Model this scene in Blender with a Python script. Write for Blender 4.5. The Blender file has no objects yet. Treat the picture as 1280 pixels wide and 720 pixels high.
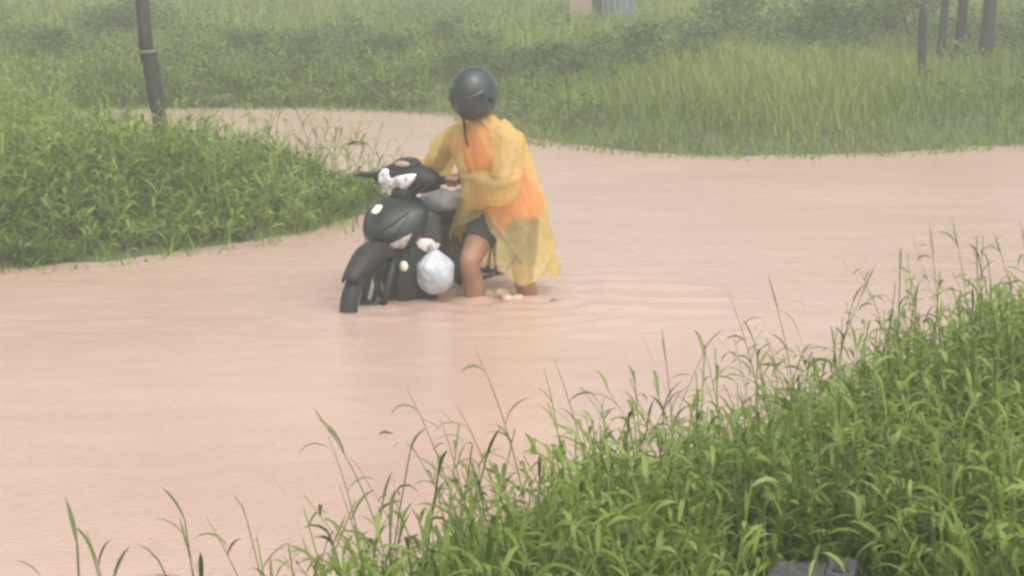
import bpy, bmesh, math, random
import numpy as np
from mathutils import Vector, Matrix, Euler

random.seed(7)
rng = np.random.default_rng(7)
PI = math.pi
S = bpy.context.scene
COL = S.collection

# ------------------------------------------------------------------ camera, sky, sun, exposure
F_PX = 2724.0
PITCH = math.radians(10.07)
CAM_Z = 2.2
cam_d = bpy.data.cameras.new('camera')
cam = bpy.data.objects.new('camera', cam_d)
COL.objects.link(cam)
cam.location = (0, 0, CAM_Z)
cam.rotation_euler = (PI / 2 - PITCH, 0, 0)
cam_d.sensor_width = 36.0
cam_d.lens = 36.0 * F_PX / 1280.0
cam_d.clip_start = 0.1
cam_d.clip_end = 2000
S.camera = cam

SUN_EL, SUN_RZ = math.radians(58), math.radians(28)
world = bpy.data.worlds.new('World')
S.world = world
world.use_nodes = True
wn = world.node_tree.nodes
wl = world.node_tree.links
bg = wn['Background']
sky = wn.new('ShaderNodeTexSky')
sky.sky_type = 'NISHITA'
sky.sun_disc = False
sky.sun_elevation = SUN_EL
sky.sun_rotation = PI - SUN_RZ
sky.dust_density = 6.0
sky.air_density = 1.0
hs = wn.new('ShaderNodeHueSaturation')
hs.inputs['Saturation'].default_value = 0.22      # rain cloud: grey rather than blue
wl.new(sky.outputs[0], hs.inputs['Color'])
wl.new(hs.outputs[0], bg.inputs['Color'])
bg.inputs['Strength'].default_value = 0.12

sun_d = bpy.data.lights.new('sun', 'SUN')
sun_d.energy = 1.1
sun_d.angle = math.radians(100)
sun_d.color = (1.0, 0.97, 0.93)
sun = bpy.data.objects.new('sun', sun_d)
COL.objects.link(sun)
sun.rotation_euler = (PI / 2 - SUN_EL, 0, SUN_RZ)
sun.location = (0, 0, 30)

S.view_settings.view_transform = 'Standard'
S.view_settings.look = 'None'
S.view_settings.exposure = 0.89
S.view_settings.gamma = 1.0
S.render.engine = 'CYCLES'
S.cycles.use_denoising = True
S.cycles.volume_bounces = 1
S.cycles.max_bounces = 8
S.cycles.transparent_max_bounces = 12
S.cycles.pixel_filter_type = 'BLACKMAN_HARRIS'
S.cycles.filter_width = 3.0

# ------------------------------------------------------------------ helpers: numbers
def vnoise(x, y, seed=0):
    """smooth lattice noise in 0..1, vectorised"""
    x = np.asarray(x, float); y = np.asarray(y, float)
    xi = np.floor(x).astype(np.int64); yi = np.floor(y).astype(np.int64)
    fx = x - xi; fy = y - yi
    fx = fx * fx * (3 - 2 * fx); fy = fy * fy * (3 - 2 * fy)
    def h(a, b):
        n = (a * 374761393 + b * 668265263 + seed * 982451653) & 0x7fffffff
        n = ((n ^ (n >> 13)) * 1274126177) & 0x7fffffff
        return ((n ^ (n >> 16)) & 0xffff) / 65535.0
    a = h(xi, yi); b = h(xi + 1, yi); c = h(xi, yi + 1); d = h(xi + 1, yi + 1)
    return (a * (1 - fx) + b * fx) * (1 - fy) + (c * (1 - fx) + d * fx) * fy

def fbm(x, y, seed=0, octv=3):
    s = 0; a = 0.5; t = 0
    for k in range(octv):
        s = s + a * vnoise(np.asarray(x) * 2 ** k, np.asarray(y) * 2 ** k, seed + k * 17); t += a; a *= 0.5
    return s / t

def sm(a, b, x):
    t = np.clip((x - a) / (b - a), 0, 1)
    return t * t * (3 - 2 * t)

# ------------------------------------------------------------------ helpers: materials
def new_mat(name):
    m = bpy.data.materials.new(name)
    m.use_nodes = True
    nt = m.node_tree
    return m, nt, nt.nodes['Principled BSDF'], nt.nodes['Material Output']

def mat(name, col, rough=0.5, var=0.15, scale=8.0, bump=0.0, bscale=40.0, metal=0.0, spec=0.5, coat=0.0, col2=None, thr=(0.35, 0.7)):
    """surface whose colour and gloss drift with noise in object space"""
    m, nt, p, out = new_mat(name)
    tc = nt.nodes.new('ShaderNodeTexCoord')
    nz = nt.nodes.new('ShaderNodeTexNoise'); nz.inputs['Scale'].default_value = scale
    nz.inputs['Detail'].default_value = 5; nz.inputs['Roughness'].default_value = 0.6
    nt.links.new(tc.outputs['Object'], nz.inputs['Vector'])
    rp = nt.nodes.new('ShaderNodeValToRGB')
    c2 = col2 if col2 else tuple(min(1, c * (1 + var)) for c in col)
    c1 = col if col2 else tuple(c * (1 - var) for c in col)
    rp.color_ramp.elements[0].position = thr[0]; rp.color_ramp.elements[1].position = thr[1]
    rp.color_ramp.elements[0].color = (*c1, 1); rp.color_ramp.elements[1].color = (*c2, 1)
    nt.links.new(nz.outputs['Fac'], rp.inputs['Fac'])
    nt.links.new(rp.outputs['Color'], p.inputs['Base Color'])
    mr = nt.nodes.new('ShaderNodeMapRange')
    mr.inputs['To Min'].default_value = max(0.03, rough - 0.1); mr.inputs['To Max'].default_value = min(1, rough + 0.12)
    nt.links.new(nz.outputs['Fac'], mr.inputs['Value'])
    nt.links.new(mr.outputs[0], p.inputs['Roughness'])
    p.inputs['Metallic'].default_value = metal
    p.inputs['Specular IOR Level'].default_value = spec
    p.inputs['Coat Weight'].default_value = coat
    if bump > 0:
        nb = nt.nodes.new('ShaderNodeTexNoise'); nb.inputs['Scale'].default_value = bscale; nb.inputs['Detail'].default_value = 4
        nt.links.new(tc.outputs['Object'], nb.inputs['Vector'])
        b = nt.nodes.new('ShaderNodeBump'); b.inputs['Strength'].default_value = bump; b.inputs['Distance'].default_value = 0.01
        nt.links.new(nb.outputs['Fac'], b.inputs['Height'])
        nt.links.new(b.outputs[0], p.inputs['Normal'])
    return m

def leaf_mat(name, dark, mid, light, rough=0.45, trans=0.35, spec=0.5):
    m, nt, p, out = new_mat(name)
    at = nt.nodes.new('ShaderNodeAttribute'); at.attribute_name = 'tint'
    rp = nt.nodes.new('ShaderNodeValToRGB')
    e = rp.color_ramp.elements
    e[0].position = 0.0; e[0].color = (*dark, 1)
    e[1].position = 1.0; e[1].color = (*light, 1)
    k = e.new(0.5); k.color = (*mid, 1)
    nt.links.new(at.outputs['Fac'], rp.inputs['Fac'])
    nt.links.new(rp.outputs['Color'], p.inputs['Base Color'])
    p.inputs['Roughness'].default_value = rough
    p.inputs['Specular IOR Level'].default_value = spec
    tr = nt.nodes.new('ShaderNodeBsdfTranslucent')
    nt.links.new(rp.outputs['Color'], tr.inputs['Color'])
    mx = nt.nodes.new('ShaderNodeMixShader'); mx.inputs[0].default_value = trans
    nt.links.new(p.outputs[0], mx.inputs[1]); nt.links.new(tr.outputs[0], mx.inputs[2])
    nt.links.new(mx.outputs[0], out.inputs['Surface'])
    return m

def film_mat(name, col, clear=0.35, trans=0.4, rough=0.35, bump=0.3, bscale=14):
    """thin plastic film: part of the light goes straight through, part is scattered"""
    m, nt, p, out = new_mat(name)
    tc = nt.nodes.new('ShaderNodeTexCoord')
    nz = nt.nodes.new('ShaderNodeTexNoise'); nz.inputs['Scale'].default_value = bscale; nz.inputs['Detail'].default_value = 4
    nt.links.new(tc.outputs['Object'], nz.inputs['Vector'])
    b = nt.nodes.new('ShaderNodeBump'); b.inputs['Strength'].default_value = bump; b.inputs['Distance'].default_value = 0.02
    nt.links.new(nz.outputs['Fac'], b.inputs['Height'])
    rp = nt.nodes.new('ShaderNodeValToRGB')
    rp.color_ramp.elements[0].position = 0.3; rp.color_ramp.elements[1].position = 0.75
    rp.color_ramp.elements[0].color = (*[c * 0.9 for c in col], 1); rp.color_ramp.elements[1].color = (*[min(1, c * 1.08) for c in col], 1)
    nt.links.new(nz.outputs['Fac'], rp.inputs['Fac'])
    nt.links.new(rp.outputs[0], p.inputs['Base Color'])
    p.inputs['Roughness'].default_value = rough
    nt.links.new(b.outputs[0], p.inputs['Normal'])
    tl = nt.nodes.new('ShaderNodeBsdfTranslucent'); nt.links.new(rp.outputs[0], tl.inputs['Color'])
    m1 = nt.nodes.new('ShaderNodeMixShader'); m1.inputs[0].default_value = trans
    nt.links.new(p.outputs[0], m1.inputs[1]); nt.links.new(tl.outputs[0], m1.inputs[2])
    tp = nt.nodes.new('ShaderNodeBsdfTransparent')
    tp.inputs['Color'].default_value = (*[0.35 + 0.65 * min(1, c / max(col)) for c in col], 1)
    m2 = nt.nodes.new('ShaderNodeMixShader'); m2.inputs[0].default_value = clear
    nt.links.new(m1.outputs[0], m2.inputs[1]); nt.links.new(tp.outputs[0], m2.inputs[2])
    nt.links.new(m2.outputs[0], out.inputs['Surface'])
    return m

# ------------------------------------------------------------------ helpers: objects
def tag(o, label=None, cat=None, group=None, kind=None):
    if label: o['label'] = label
    if cat: o['category'] = cat
    if group: o['group'] = group
    if kind: o['kind'] = kind
    return o

def thing(name, label, cat, loc=(0, 0, 0), rz=0.0, group=None):
    o = bpy.data.objects.new(name, None)
    o.empty_display_size = 0.1
    COL.objects.link(o)
    o.location = loc; o.rotation_euler = (0, 0, rz)
    return tag(o, label, cat, group)

def link(name, me, m, parent=None, smooth=True):
    o = bpy.data.objects.new(name, me)
    if m is not None and len(me.materials) == 0: me.materials.append(m)
    if smooth:
        me.polygons.foreach_set('use_smooth', np.ones(len(me.polygons), bool))
    COL.objects.link(o)
    if parent: o.parent = parent
    return o

def mesh_bm(bm, name='mesh'):
    bmesh.ops.recalc_face_normals(bm, faces=bm.faces)
    me = bpy.data.meshes.new(name); bm.to_mesh(me); bm.free()
    return me

def tri_mesh(name, V, T, tint=None):
    me = bpy.data.meshes.new(name)
    V = np.ascontiguousarray(V, np.float32); T = np.ascontiguousarray(T, np.int32)
    me.vertices.add(len(V)); me.vertices.foreach_set('co', V.ravel())
    me.loops.add(T.size); me.loops.foreach_set('vertex_index', T.ravel())
    me.polygons.add(len(T)); me.polygons.foreach_set('loop_start', np.arange(0, T.size, 3, dtype=np.int32))
    me.update(calc_edges=True)
    if tint is not None:
        a = me.attributes.new('tint', 'FLOAT', 'POINT'); a.data.foreach_set('value', np.ascontiguousarray(tint, np.float32))
    return me

def sub(o, lv=1):
    md = o.modifiers.new('sub', 'SUBSURF'); md.levels = lv; md.render_levels = lv
    return o

def solid(o, t):
    md = o.modifiers.new('solid', 'SOLIDIFY'); md.thickness = t; md.offset = 0
    return o

def loft(bm, rings, cap=True, closed=True):
    """rings: lists of equal length of points -> quads between them"""
    vr = [[bm.verts.new(p) for p in r] for r in rings]
    n = len(vr[0])
    for a, b in zip(vr[:-1], vr[1:]):
        for i in range(n if closed else n - 1):
            j = (i + 1) % n
            bm.faces.new((a[i], a[j], b[j], b[i]))
    if cap and closed:
        bm.faces.new(vr[0][::-1]); bm.faces.new(vr[-1])
    return vr

def frame(d):
    d = Vector(d).normalized()
    up = Vector((0, 0, 1)) if abs(d.z) < 0.95 else Vector((1, 0, 0))
    s = d.cross(up).normalized(); u = s.cross(d).normalized()
    return s, u

def tube(bm, pts, radii, n=10, cap=True):
    pts = [Vector(p) for p in pts]
    if not isinstance(radii, (list, tuple)): radii = [radii] * len(pts)
    rings = []
    for i, p in enumerate(pts):
        d = pts[min(i + 1, len(pts) - 1)] - pts[max(i - 1, 0)]
        s, u = frame(d)
        rings.append([p + (s * math.cos(t) + u * math.sin(t)) * radii[i] for t in [2 * PI * k / n for k in range(n)]])
    loft(bm, rings, cap)

def ball(bm, c, r, u=12, v=8):
    if not isinstance(r, (tuple, list)): r = (r, r, r)
    bmesh.ops.create_uvsphere(bm, u_segments=u, v_segments=v, radius=1, matrix=Matrix.Translation(Vector(c)) @ Matrix.Diagonal((*r, 1)))

def limb(bm, pts, radii, n=12):
    """tapered capsules from joint to joint"""
    for p, r in zip(pts, radii): ball(bm, p, r)
    for a, b, ra, rb in zip(pts[:-1], pts[1:], radii[:-1], radii[1:]):
        tube(bm, [a, b], [ra, rb], n)

def box(bm, c, s, rot=None):
    M = Matrix.Translation(Vector(c))
    if rot: M = M @ Euler(rot).to_matrix().to_4x4()
    bmesh.ops.create_cube(bm, size=1, matrix=M @ Matrix.Diagonal((*s, 1)))

def remeshed(name, bm, voxel, smooth=4, origin=(0, 0, 0)):
    """many overlapping volumes -> ONE continuous skin"""
    me = mesh_bm(bm, name)
    me.transform(Matrix.Translation(-Vector(origin)))
    o = bpy.data.objects.new(name + '_source', me); COL.objects.link(o)
    r = o.modifiers.new('r', 'REMESH'); r.mode = 'VOXEL'; r.voxel_size = voxel
    if smooth:
        s_ = o.modifiers.new('s', 'SMOOTH'); s_.iterations = smooth; s_.factor = 0.5
    dg = bpy.context.evaluated_depsgraph_get()
    out = bpy.data.meshes.new_from_object(o.evaluated_get(dg))
    bpy.data.objects.remove(o)
    out.name = name
    return out

def bez(o, w=0.006, seg=2):
    b = o.modifiers.new('bev', 'BEVEL'); b.width = w; b.segments = seg; b.limit_method = 'ANGLE'
    return o

# ------------------------------------------------------------------ the place: shoreline and terrain
SHORE = np.array([
    # near bank, left to right
    (-30, -6), (-8, -1.0), (-3.0, 2.2), (-1.4, 3.7), (-0.55, 5.0), (-0.25, 5.65), (0.0, 6.05), (0.7, 7.0), (1.4, 8.0), (2.16, 8.95), (4.0, 11.0), (7.0, 13.6), (12, 16), (40, 20),
    # far bank, right to left
    (40, 42), (20, 31), (12, 25.5), (8, 22.4), (4.9, 20.1), (3.3, 19.25), (1.85, 19.0), (1.15, 19.3), (0.45, 20.0), (0.05, 20.9), (-0.3, 22.3), (-0.68, 23.0), (-2.1, 23.55), (-3.3, 23.5), (-4.3, 23.4), (-4.7, 22.9),
    # left bank: back side, tip, front side
    (-4.5, 20.2), (-2.9, 17.9), (-1.75, 17.0), (-1.02, 16.5), (-0.98, 16.1), (-1.1, 15.5), (-1.3, 14.65), (-1.78, 14.1), (-2.25, 13.65), (-3.1, 12.95), (-4.3, 12.2), (-8, 10.2), (-30, 2)], float)

def shore_dist(x, y):
    """signed distance to the shoreline, positive on land"""
    x = np.asarray(x, float); y = np.asarray(y, float)
    sh = x.shape; px = x.ravel(); py = y.ravel()
    best = np.full(px.shape, 1e9); inside = np.zeros(px.shape, bool)
    n = len(SHORE)
    for i in range(n):
        x0, y0 = SHORE[i]; x1, y1 = SHORE[(i + 1) % n]
        dx, dy = x1 - x0, y1 - y0
        t = np.clip(((px - x0) * dx + (py - y0) * dy) / (dx * dx + dy * dy), 0, 1)
        best = np.minimum(best, (px - x0 - t * dx) ** 2 + (py - y0 - t * dy) ** 2)
        c = ((y0 > py) != (y1 > py)) & (px < (x1 - x0) * (py - y0) / ((y1 - y0) + 1e-12) + x0)
        inside ^= c
    d = np.sqrt(best)
    return np.where(inside, -d, d).reshape(sh)

def height(x, y, d=None):
    x = np.asarray(x, float); y = np.asarray(y, float)
    if d is None: d = shore_dist(x, y)
    d = d + (fbm(x * 1.7, y * 1.7, 3) - 0.5) * 0.25
    land = 0.02 + 0.18 * sm(0, 0.9, d) + 0.32 * sm(0.9, 4.0, d) * (y < 13) + 0.12 * sm(0.8, 6, d) * (y >= 13)
    land = land + 0.10 * (fbm(x * 0.6, y * 0.6, 9) - 0.5) * sm(0.2, 1.5, d) + 0.004 * np.maximum(y - 40, 0) + 0.00006 * np.maximum(y - 60, 0) ** 2
    wet = -0.30 * sm(0, 0.9, -d)
    return np.where(d > 0, land, wet - 0.012)

def axis(*segs):
    a = [np.arange(lo, hi, st) for lo, hi, st in segs]
    return np.concatenate(a + [[segs[-1][1]]])

def grid_mesh(name, xs, ys, zf):
    X, Y = np.meshgrid(xs, ys)
    Z = zf(X, Y)
    V = np.stack([X, Y, Z], -1).reshape(-1, 3)
    nx, ny = len(xs), len(ys)
    i = (np.arange(ny - 1)[:, None] * nx + np.arange(nx - 1)[None, :]).ravel()
    T = np.concatenate([np.stack([i, i + 1, i + nx + 1], -1), np.stack([i, i + nx + 1, i + nx], -1)])
    return tri_mesh(name, V, T)

# soil and far meadow
m_soil, nt, p, out = new_mat('wet_soil_and_turf')
tc = nt.nodes.new('ShaderNodeTexCoord')
n1 = nt.nodes.new('ShaderNodeTexNoise'); n1.inputs['Scale'].default_value = 0.9; n1.inputs['Detail'].default_value = 8
n2 = nt.nodes.new('ShaderNodeTexNoise'); n2.inputs['Scale'].default_value = 14; n2.inputs['Detail'].default_value = 6
nt.links.new(tc.outputs['Object'], n1.inputs['Vector']); nt.links.new(tc.outputs['Object'], n2.inputs['Vector'])
r1 = nt.nodes.new('ShaderNodeValToRGB')
r1.color_ramp.elements[0].position = 0.35; r1.color_ramp.elements[0].color = (0.065, 0.090, 0.025, 1)
r1.color_ramp.elements[1].position = 0.65; r1.color_ramp.elements[1].color = (0.11, 0.15, 0.038, 1)
mxc = nt.nodes.new('ShaderNodeMix'); mxc.data_type = 'RGBA'; mxc.blend_type = 'MULTIPLY'; mxc.inputs[0].default_value = 0.6
nt.links.new(n1.outputs['Fac'], r1.inputs['Fac']); nt.links.new(r1.outputs[0], mxc.inputs[6]); nt.links.new(n2.outputs['Color'], mxc.inputs[7])
nt.links.new(mxc.outputs[2], p.inputs['Base Color']); p.inputs['Roughness'].default_value = 0.9
bp = nt.nodes.new('ShaderNodeBump'); bp.inputs['Strength'].default_value = 0.6; bp.inputs['Distance'].default_value = 0.05
nt.links.new(n2.outputs['Fac'], bp.inputs['Height']); nt.links.new(bp.outputs[0], p.inputs['Normal'])

xs = axis((-300, -60, 20), (-60, -14, 2), (-14, 14, 0.14), (14, 60, 2), (60, 300, 20))
ys = axis((-40, -2, 4), (-2, 34, 0.16), (34, 70, 1.0), (70, 400, 15))
tag(link('ground', grid_mesh('ground', xs, ys, height), m_soil), kind='structure')

# flood water: muddy, opaque, roughened by rain
BIKE_A = Vector((-0.773, 11.85, 0.0))
def water_z(X, Y):
    z = 0.009 * (fbm(X * 1.3, Y * 3.2, 21, 3) - 0.5) + 0.006 * (fbm(X * 4.5, Y * 9, 31, 3) - 0.5)
    for cx, cy, a, k in ((0.09, 12.12, 0.009, 30), (-0.21, 12.08, 0.009, 27), (-0.72, 11.78, 0.006, 25)):
        r = np.hypot(X - cx, Y - cy)
        z = z + a * np.sin(r * k) * np.exp(-r / 0.4) * (0.6 + 0.8 * vnoise(X * 3, Y * 3, 4))
    # wake lines running off to the right of the wader
    w = sm(0.2, 0.6, X) * (1 - sm(1.0, 1.7, X)) * np.exp(-((Y - 12.0) / 0.75) ** 2)
    z = z + 0.009 * w * (np.sin((Y * 1.0 + 0.10 * X) * 17 + 3.0 * vnoise(X * 1.5, Y * 2, 8)) * sm(0.35, 0.65, vnoise(X * 2.2 + 5, Y * 5, 12)))
    return z
m_water, nt, p, out = new_mat('muddy_flood_water')
tc = nt.nodes.new('ShaderNodeTexCoord')
mp = nt.nodes.new('ShaderNodeMapping'); mp.inputs['Scale'].default_value = (0.5, 1.0, 1)
nt.links.new(tc.outputs['Object'], mp.inputs['Vector'])
n1 = nt.nodes.new('ShaderNodeTexNoise'); n1.inputs['Scale'].default_value = 0.7; n1.inputs['Detail'].default_value = 5
nt.links.new(mp.outputs[0], n1.inputs['Vector'])
r1 = nt.nodes.new('ShaderNodeValToRGB')
r1.color_ramp.elements[0].position = 0.3; r1.color_ramp.elements[0].color = (0.430, 0.288, 0.226, 1)
r1.color_ramp.elements[1].position = 0.75; r1.color_ramp.elements[1].color = (0.485, 0.340, 0.274, 1)
nt.links.new(n1.outputs['Fac'], r1.inputs['Fac']); nt.links.new(r1.outputs[0], p.inputs['Base Color'])
p.inputs['Roughness'].default_value = 0.16; p.inputs['IOR'].default_value = 1.33
n2 = nt.nodes.new('ShaderNodeTexNoise'); n2.inputs['Scale'].default_value = 48; n2.inputs['Detail'].default_value = 3
vo = nt.nodes.new('ShaderNodeTexVoronoi'); vo.inputs['Scale'].default_value = 9
nt.links.new(mp.outputs[0], n2.inputs['Vector']); nt.links.new(tc.outputs['Object'], vo.inputs['Vector'])
sn = nt.nodes.new('ShaderNodeMath'); sn.operation = 'MULTIPLY'; sn.inputs[1].default_value = 55
s2 = nt.nodes.new('ShaderNodeMath'); s2.operation = 'SINE'
nt.links.new(vo.outputs['Distance'], sn.inputs[0]); nt.links.new(sn.outputs[0], s2.inputs[0])
fo = nt.nodes.new('ShaderNodeMapRange'); fo.inputs['From Min'].default_value = 0.3; fo.inputs['From Max'].default_value = 0.0
nt.links.new(vo.outputs['Distance'], fo.inputs['Value'])
ml = nt.nodes.new('ShaderNodeMath'); ml.operation = 'MULTIPLY'
nt.links.new(s2.outputs[0], ml.inputs[0]); nt.links.new(fo.outputs[0], ml.inputs[1])
ma = nt.nodes.new('ShaderNodeMath'); ma.operation = 'MULTIPLY_ADD'; ma.inputs[1].default_value = 0.3
nt.links.new(ml.outputs[0], ma.inputs[0]); nt.links.new(n2.outputs['Fac'], ma.inputs[2])
bp = nt.nodes.new('ShaderNodeBump'); bp.inputs['Strength'].default_value = 0.6; bp.inputs['Distance'].default_value = 0.012
nt.links.new(ma.outputs[0], bp.inputs['Height']); nt.links.new(bp.outputs[0], p.inputs['Normal'])
xs = axis((-45, -8, 2), (-8, -2.2, 0.12), (-2.2, 2.6, 0.035), (2.6, 8, 0.12), (8, 45, 2))
ys = axis((-10, 5, 1), (5, 10.8, 0.06), (10.8, 13.6, 0.022), (13.6, 26, 0.08), (26, 46, 1))
tag(link('water', grid_mesh('water', xs, ys, water_z), m_water), kind='structure')

# ------------------------------------------------------------------ plants: blades and leaves as real geometry
def paths(P0, az, L, lean, curl, n):
    """n+1 points along each arching blade: (N, n+1, 3)"""
    s = (np.arange(n) + 0.5) / n
    th = lean[:, None] + curl[:, None] * s[None, :] ** 1.3
    st = L[:, None] / n
    hx = np.sin(th) * st; hz = np.cos(th) * st
    d = np.stack([hx * np.cos(az)[:, None], hx * np.sin(az)[:, None], hz], -1)
    return np.concatenate([P0[:, None, :], P0[:, None, :] + np.cumsum(d, 1)], 1)

def blades(P0, az, L, W, lean, curl, n, tint, shape='leaf', roll=None):
    C = paths(P0, az, L, lean, curl, n)
    N = len(P0)
    s = np.linspace(0, 1, n + 1)
    prof = np.sin(np.clip(s * 0.93 + 0.07, 0, 1) * PI) ** 0.7 if shape == 'leaf' else (1 - s ** 1.6) * 0.9 + 0.1 if shape == 'blade' else np.ones(n + 1)
    prof = np.maximum(prof, 0.02 if shape != 'stem' else 0.5)
    side = np.stack([-np.sin(az), np.cos(az), np.zeros(N)], -1)
    if roll is not None:
        side = side * np.cos(roll)[:, None] + np.array([0, 0, 1.0]) * np.sin(roll)[:, None]
    off = side[:, None, :] * (W[:, None] * prof[None, :])[:, :, None] * 0.5
    V = np.stack([C - off, C + off], 2).reshape(-1, 3)
    b = (np.arange(N) * 2 * (n + 1))[:, None] + (np.arange(n) * 2)[None, :]
    b = b.ravel()
    T = np.concatenate([np.stack([b, b + 1, b + 3], -1), np.stack([b, b + 3, b + 2], -1)])
    t = np.repeat(tint, 2 * (n + 1))
    return V, T, t, C

def merge(parts):
    Vs, Ts, ts, o = [], [], [], 0
    for V, T, t in parts:
        Vs.append(V); Ts.append(T + o); ts.append(t); o += len(V)
    return np.concatenate(Vs), np.concatenate(Ts), np.concatenate(ts)

def leafy_stems(P0, Ls, lean, az, curl, nleaf, lmin, lmax, wmin, wmax, tint, seg=3, t0=0.2, stemw=0.005, droop=(0.9, 1.9)):
    """grass stems with alternate arching leaves"""
    N = len(P0)
    V, T, t, C = blades(P0, az, Ls, np.full(N, stemw), lean, curl, 5, tint * 0.7 + 0.1, 'stem')
    parts = [(V, T, t)]
    for k in range(nleaf):
        f = t0 + (1 - t0) * (k + rng.random(N) * 0.7) / nleaf
        f = np.minimum(f, 0.99) * 5
        i = np.minimum(f.astype(int), 4); g = (f - i)[:, None]
        B = C[np.arange(N), i] * (1 - g) + C[np.arange(N), i + 1] * g
        a = az + PI * (k % 2) + rng.normal(0, 0.8, N)
        L = rng.uniform(lmin, lmax, N) * (1.05 - 0.35 * k / nleaf)
        W = rng.uniform(wmin, wmax, N)
        V, T, t, _ = blades(B, a, L, W, rng.uniform(0.25, 0.9, N), rng.uniform(*droop, N), seg, np.clip(tint + rng.normal(0, 0.14, N) + 0.12 * (k / nleaf - 0.5), 0, 1), 'leaf', rng.normal(0, 0.35, N))
        parts.append((V, T, t))
    return parts

def scatter(n, x0, x1, y0, y1, dmin=0.0, dmax=99, fov=0.29, pad=0.8):
    """random land points inside the widened field of view"""
    out = np.zeros((0, 2))
    while len(out) < n:
        p = np.stack([rng.uniform(x0, x1, n * 2), rng.uniform(y0, y1, n * 2)], -1)
        d = shore_dist(p[:, 0], p[:, 1])
        k = (d > dmin) & (d < dmax) & (np.abs(p[:, 0]) < p[:, 1] * fov + pad)
        if k.sum() == 0: raise RuntimeError('nowhere to plant')
        out = np.concatenate([out, p[k]])
    out = out[:n]
    return np.stack([out[:, 0], out[:, 1], height(out[:, 0], out[:, 1]) - 0.01], -1)

M_near = leaf_mat('near_grass_leaf', (0.068, 0.118, 0.012), (0.158, 0.228, 0.028), (0.31, 0.37, 0.10), rough=0.42, trans=0.4, spec=0.4)
M_left = leaf_mat('left_bank_leaf', (0.082, 0.135, 0.016), (0.175, 0.250, 0.036), (0.28, 0.355, 0.08), rough=0.55, trans=0.4, spec=0.3)
M_far = leaf_mat('far_bank_leaf', (0.085, 0.130, 0.020), (0.175, 0.235, 0.042), (0.29, 0.34, 0.080), rough=0.6, trans=0.4, spec=0.25)
M_bush = leaf_mat('bush_leaf', (0.040, 0.078, 0.020), (0.095, 0.150, 0.038), (0.17, 0.23, 0.060), rough=0.6, trans=0.3, spec=0.25)
M_stalk = leaf_mat('stalk_green', (0.07, 0.10, 0.02), (0.13, 0.17, 0.04), (0.20, 0.22, 0.08), rough=0.5, trans=0.25)
M_seed = mat('seed_head_brown', (0.22, 0.20, 0.10), 0.8, 0.3, 60, 0.4, 90)

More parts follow.
